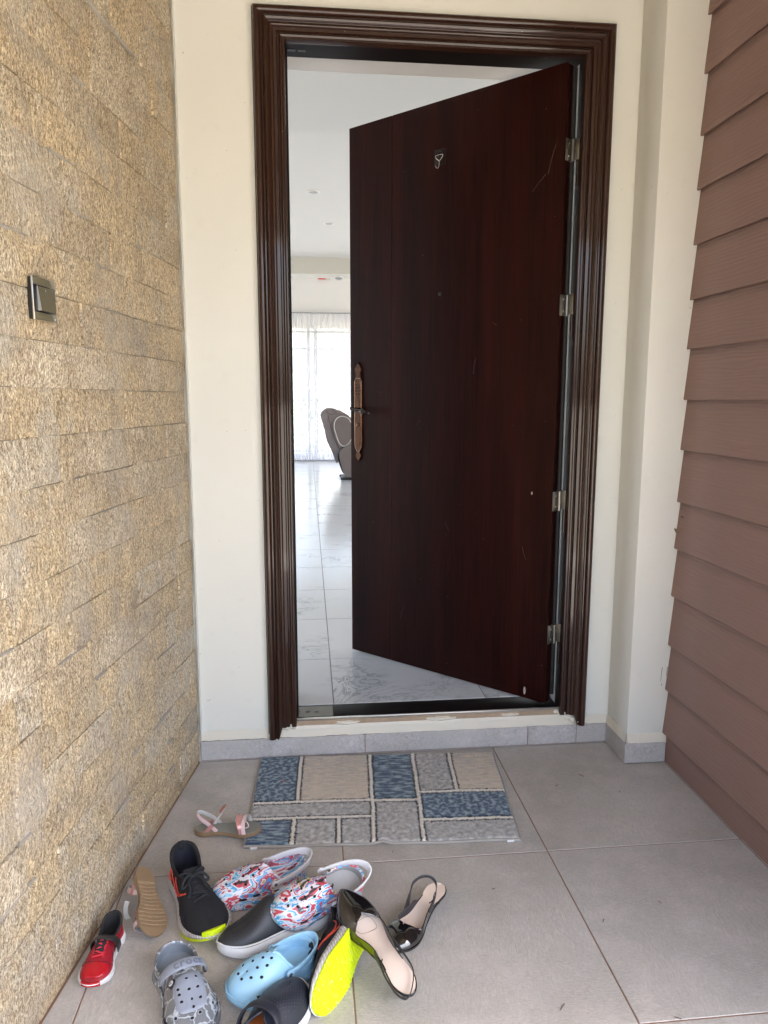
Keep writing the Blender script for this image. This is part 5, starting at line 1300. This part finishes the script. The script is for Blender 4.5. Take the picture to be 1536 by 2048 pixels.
# ---- sandals
m_tan = simple('tan_rubber', (.235, .155, .085), .6, var=.12, scale=30); m_foot = simple('grey_footbed', (.235, .235, .205), .7, var=.06)
m_pinkm = simple('metallic_pink', (.62, .30, .27), .25, .35, var=.35, scale=60); m_pink = simple('pale_pink_strap', (.68, .50, .50), .45, var=.05); m_sil = simple('silver_lining', (.50, .50, .47), .5, .1)
def sandal(M_, L, W, left, grooves=False):
    root = empty('sandal', M=M_); la = Last(L, W, left, r0=.17, r1=.26)
    def gb(u, v):
        if not grooves: return 0
        if u < .25 or u > .90: return .0004
        a = u * 115 + 1.9 * v * v - .9 * v
        h = -.0 + .0020 * max(0, math.cos(a)) ** 10 + (.0012 * max(0, math.cos(v * 7.5 + math.sin(u * 60))) ** 22)
        return h + .0012
    zt = pw([(0, .017), (.3, .015), (.45, .012), (.6, .011), (1, .012)])
    zb = pw([(0, .0), (.22, 0), (.30, .0015), (.45, .0015), (.6, .0), (.85, 0), (1, .003)])
    slab('sole', la, lambda u, v: zb(u) + gb(u, v), lambda u, v: zt(u), m_tan, root, nx=(200 if grooves else 34), ny=(24 if grooves else 10), bulge=.0008, rows_=2)
    slab('footbed', la, lambda u, v: zt(u) - .001, lambda u, v: zt(u) + .0016, m_foot, root, sc=.93)
    def arch(ua, ub, h, w, mat, za=0, lean=0, p=.62, n=20):
        pts, wd = [], []
        for k in range(n + 1):
            t = k / n; a = PI * t; c = math.cos(a); s_ = max(0.0, math.sin(a)) ** p; u = ua + (ub - ua) * t
            y = (la.yl(ua) * .95 if c > 0 else la.yr(ub) * .95) * (abs(c) ** .8) * (1 if c > 0 else -1)
            pts.append((L * u + lean * s_, y, zt(.5) + za + h * s_)); wd.append((1, (ub - ua) * 2.0, 0))
        return ribbon('strap', pts, wd, w, .0016, mat, root, inner=m_sil)
    arch(.60, .74, .036, .0125, m_pinkm); arch(.66, .74, .033, .010, m_pinkm); arch(.80, .78, .034, .012, m_pink, lean=-.004)
    # little bow loop by the toe strap
    tube('bow', smooth_path([(L * .79, -la.yr(.8) * .5, .042), (L * .84, -la.yr(.8) * .8, .047), (L * .86, -la.yr(.8) * .9, .036), (L * .80, -la.yr(.8) * .9, .032)], 4, True), .0016, m_pink, root, 6, True)
    # heel strap
    pts, wd = [], []
    for k in range(27):
        a = PI * k / 26; c, s_ = math.cos(a), max(0.0, math.sin(a)); x = L * .36 - (L * .30) * s_ ** .75; y = (la.yl(.3) if c > 0 else la.yr(.3)) * c * .95
        pts.append((x, y, zt(.3) + .050 * s_ ** .6)); wd.append((.35, 0, 1))
    ribbon('strap', pts, wd, .0125, .0016, m_pink, root, inner=m_sil)
    arch(.27, .24, .012, .011, m_pinkm, p=.3) if False else None
    for sd in (1, -1):
        yy = la.yl(.25) if sd > 0 else -la.yr(.25)
        ribbon('strap', [(L * .20, yy * .98, .013), (L * .25, yy * 1.0, .024), (L * .31, yy * 1.0, .036)], [(1, 0, 0)] * 3, .012, .0016, m_pinkm, root)
    # ankle strap across the front
    pts, wd = [], []
    for k in range(17):
        a = PI * k / 16; c, s_ = math.cos(a), max(0.0, math.sin(a))
        pts.append((L * (.36 + .13 * s_), .030 * c, .046 + .034 * s_ ** .8)); wd.append((.5, 0, 1))
    ribbon('strap', pts, wd, .0115, .0018, m_pinkm, root, inner=m_sil)
    return root
w1 = sandal(pose((-.390, -.452, .0), (-.186, -.484, .0135), UPZ), .206, .0385, True)
tag(w1, "child's pink strapped sandal standing upright at the corner of the doormat", 'sandal')
w2 = sandal(pose((-.482, -.724, .084), (-.412, -.914, .026), (-.62, .22, -.74)), .206, .042, False, True)
tag(w2, "child's pink sandal lying upside down with its tan ribbed sole showing", 'sandal')

# ---- bagworm case on the pilaster
m_bag = simple('dry_bagworm_case', (.20, .15, .085), .9, var=.5, scale=200)
bg_ = tube('bagworm_case', [(1.238, RY - .004, .869), (1.241, RY - .007, .866), (1.245, RY - .006, .858), (1.250, RY - .003, .846)], [.0015, .0042, .0036, .0008], m_bag, None, 8)
tag(bg_, 'tiny brown insect case stuck on the cream pilaster', 'insect case')
m_sp = simple('mud_spot', (.10, .06, .05), .9)
tag(lathe('mud_spot', [(1, 0), (1, .0004), (.01, .0005)], Matrix.Translation((XR - .0120, -.205, .915)) @ Matrix.Rotation(-PI / 2, 4, 'Y') @ Matrix.Diagonal((.0035, .009, 1, 1)), m_sp, None, 10), 'small dark oval spot on the brown siding', 'spot')
for k, (x, y, l, a) in enumerate(((.80, -.30, .012, .4), (.92, -.25, .02, 2.2), (1.0, -.36, .006, 0), (.70, -.95, .012, 1), (.45, -.80, .008, .3), (.88, -.9, .010, 2), (.5, -1.2, .02, .8), (.2, -.61, .006, 1), (.75, -1.25, .015, 2.6))):
    o = tube('twig_bit', [(x, y, .0012), (x + l * .5 * math.cos(a), y + l * .5 * math.sin(a), .0022), (x + l * math.cos(a), y + l * math.sin(a), .0010)], .0008, m_sp, None, 5); o['kind'] = 'stuff'
    o['label'] = 'tiny dry plant fragments scattered on the porch tiles'; o['group'] = 'debris on the porch tiles'
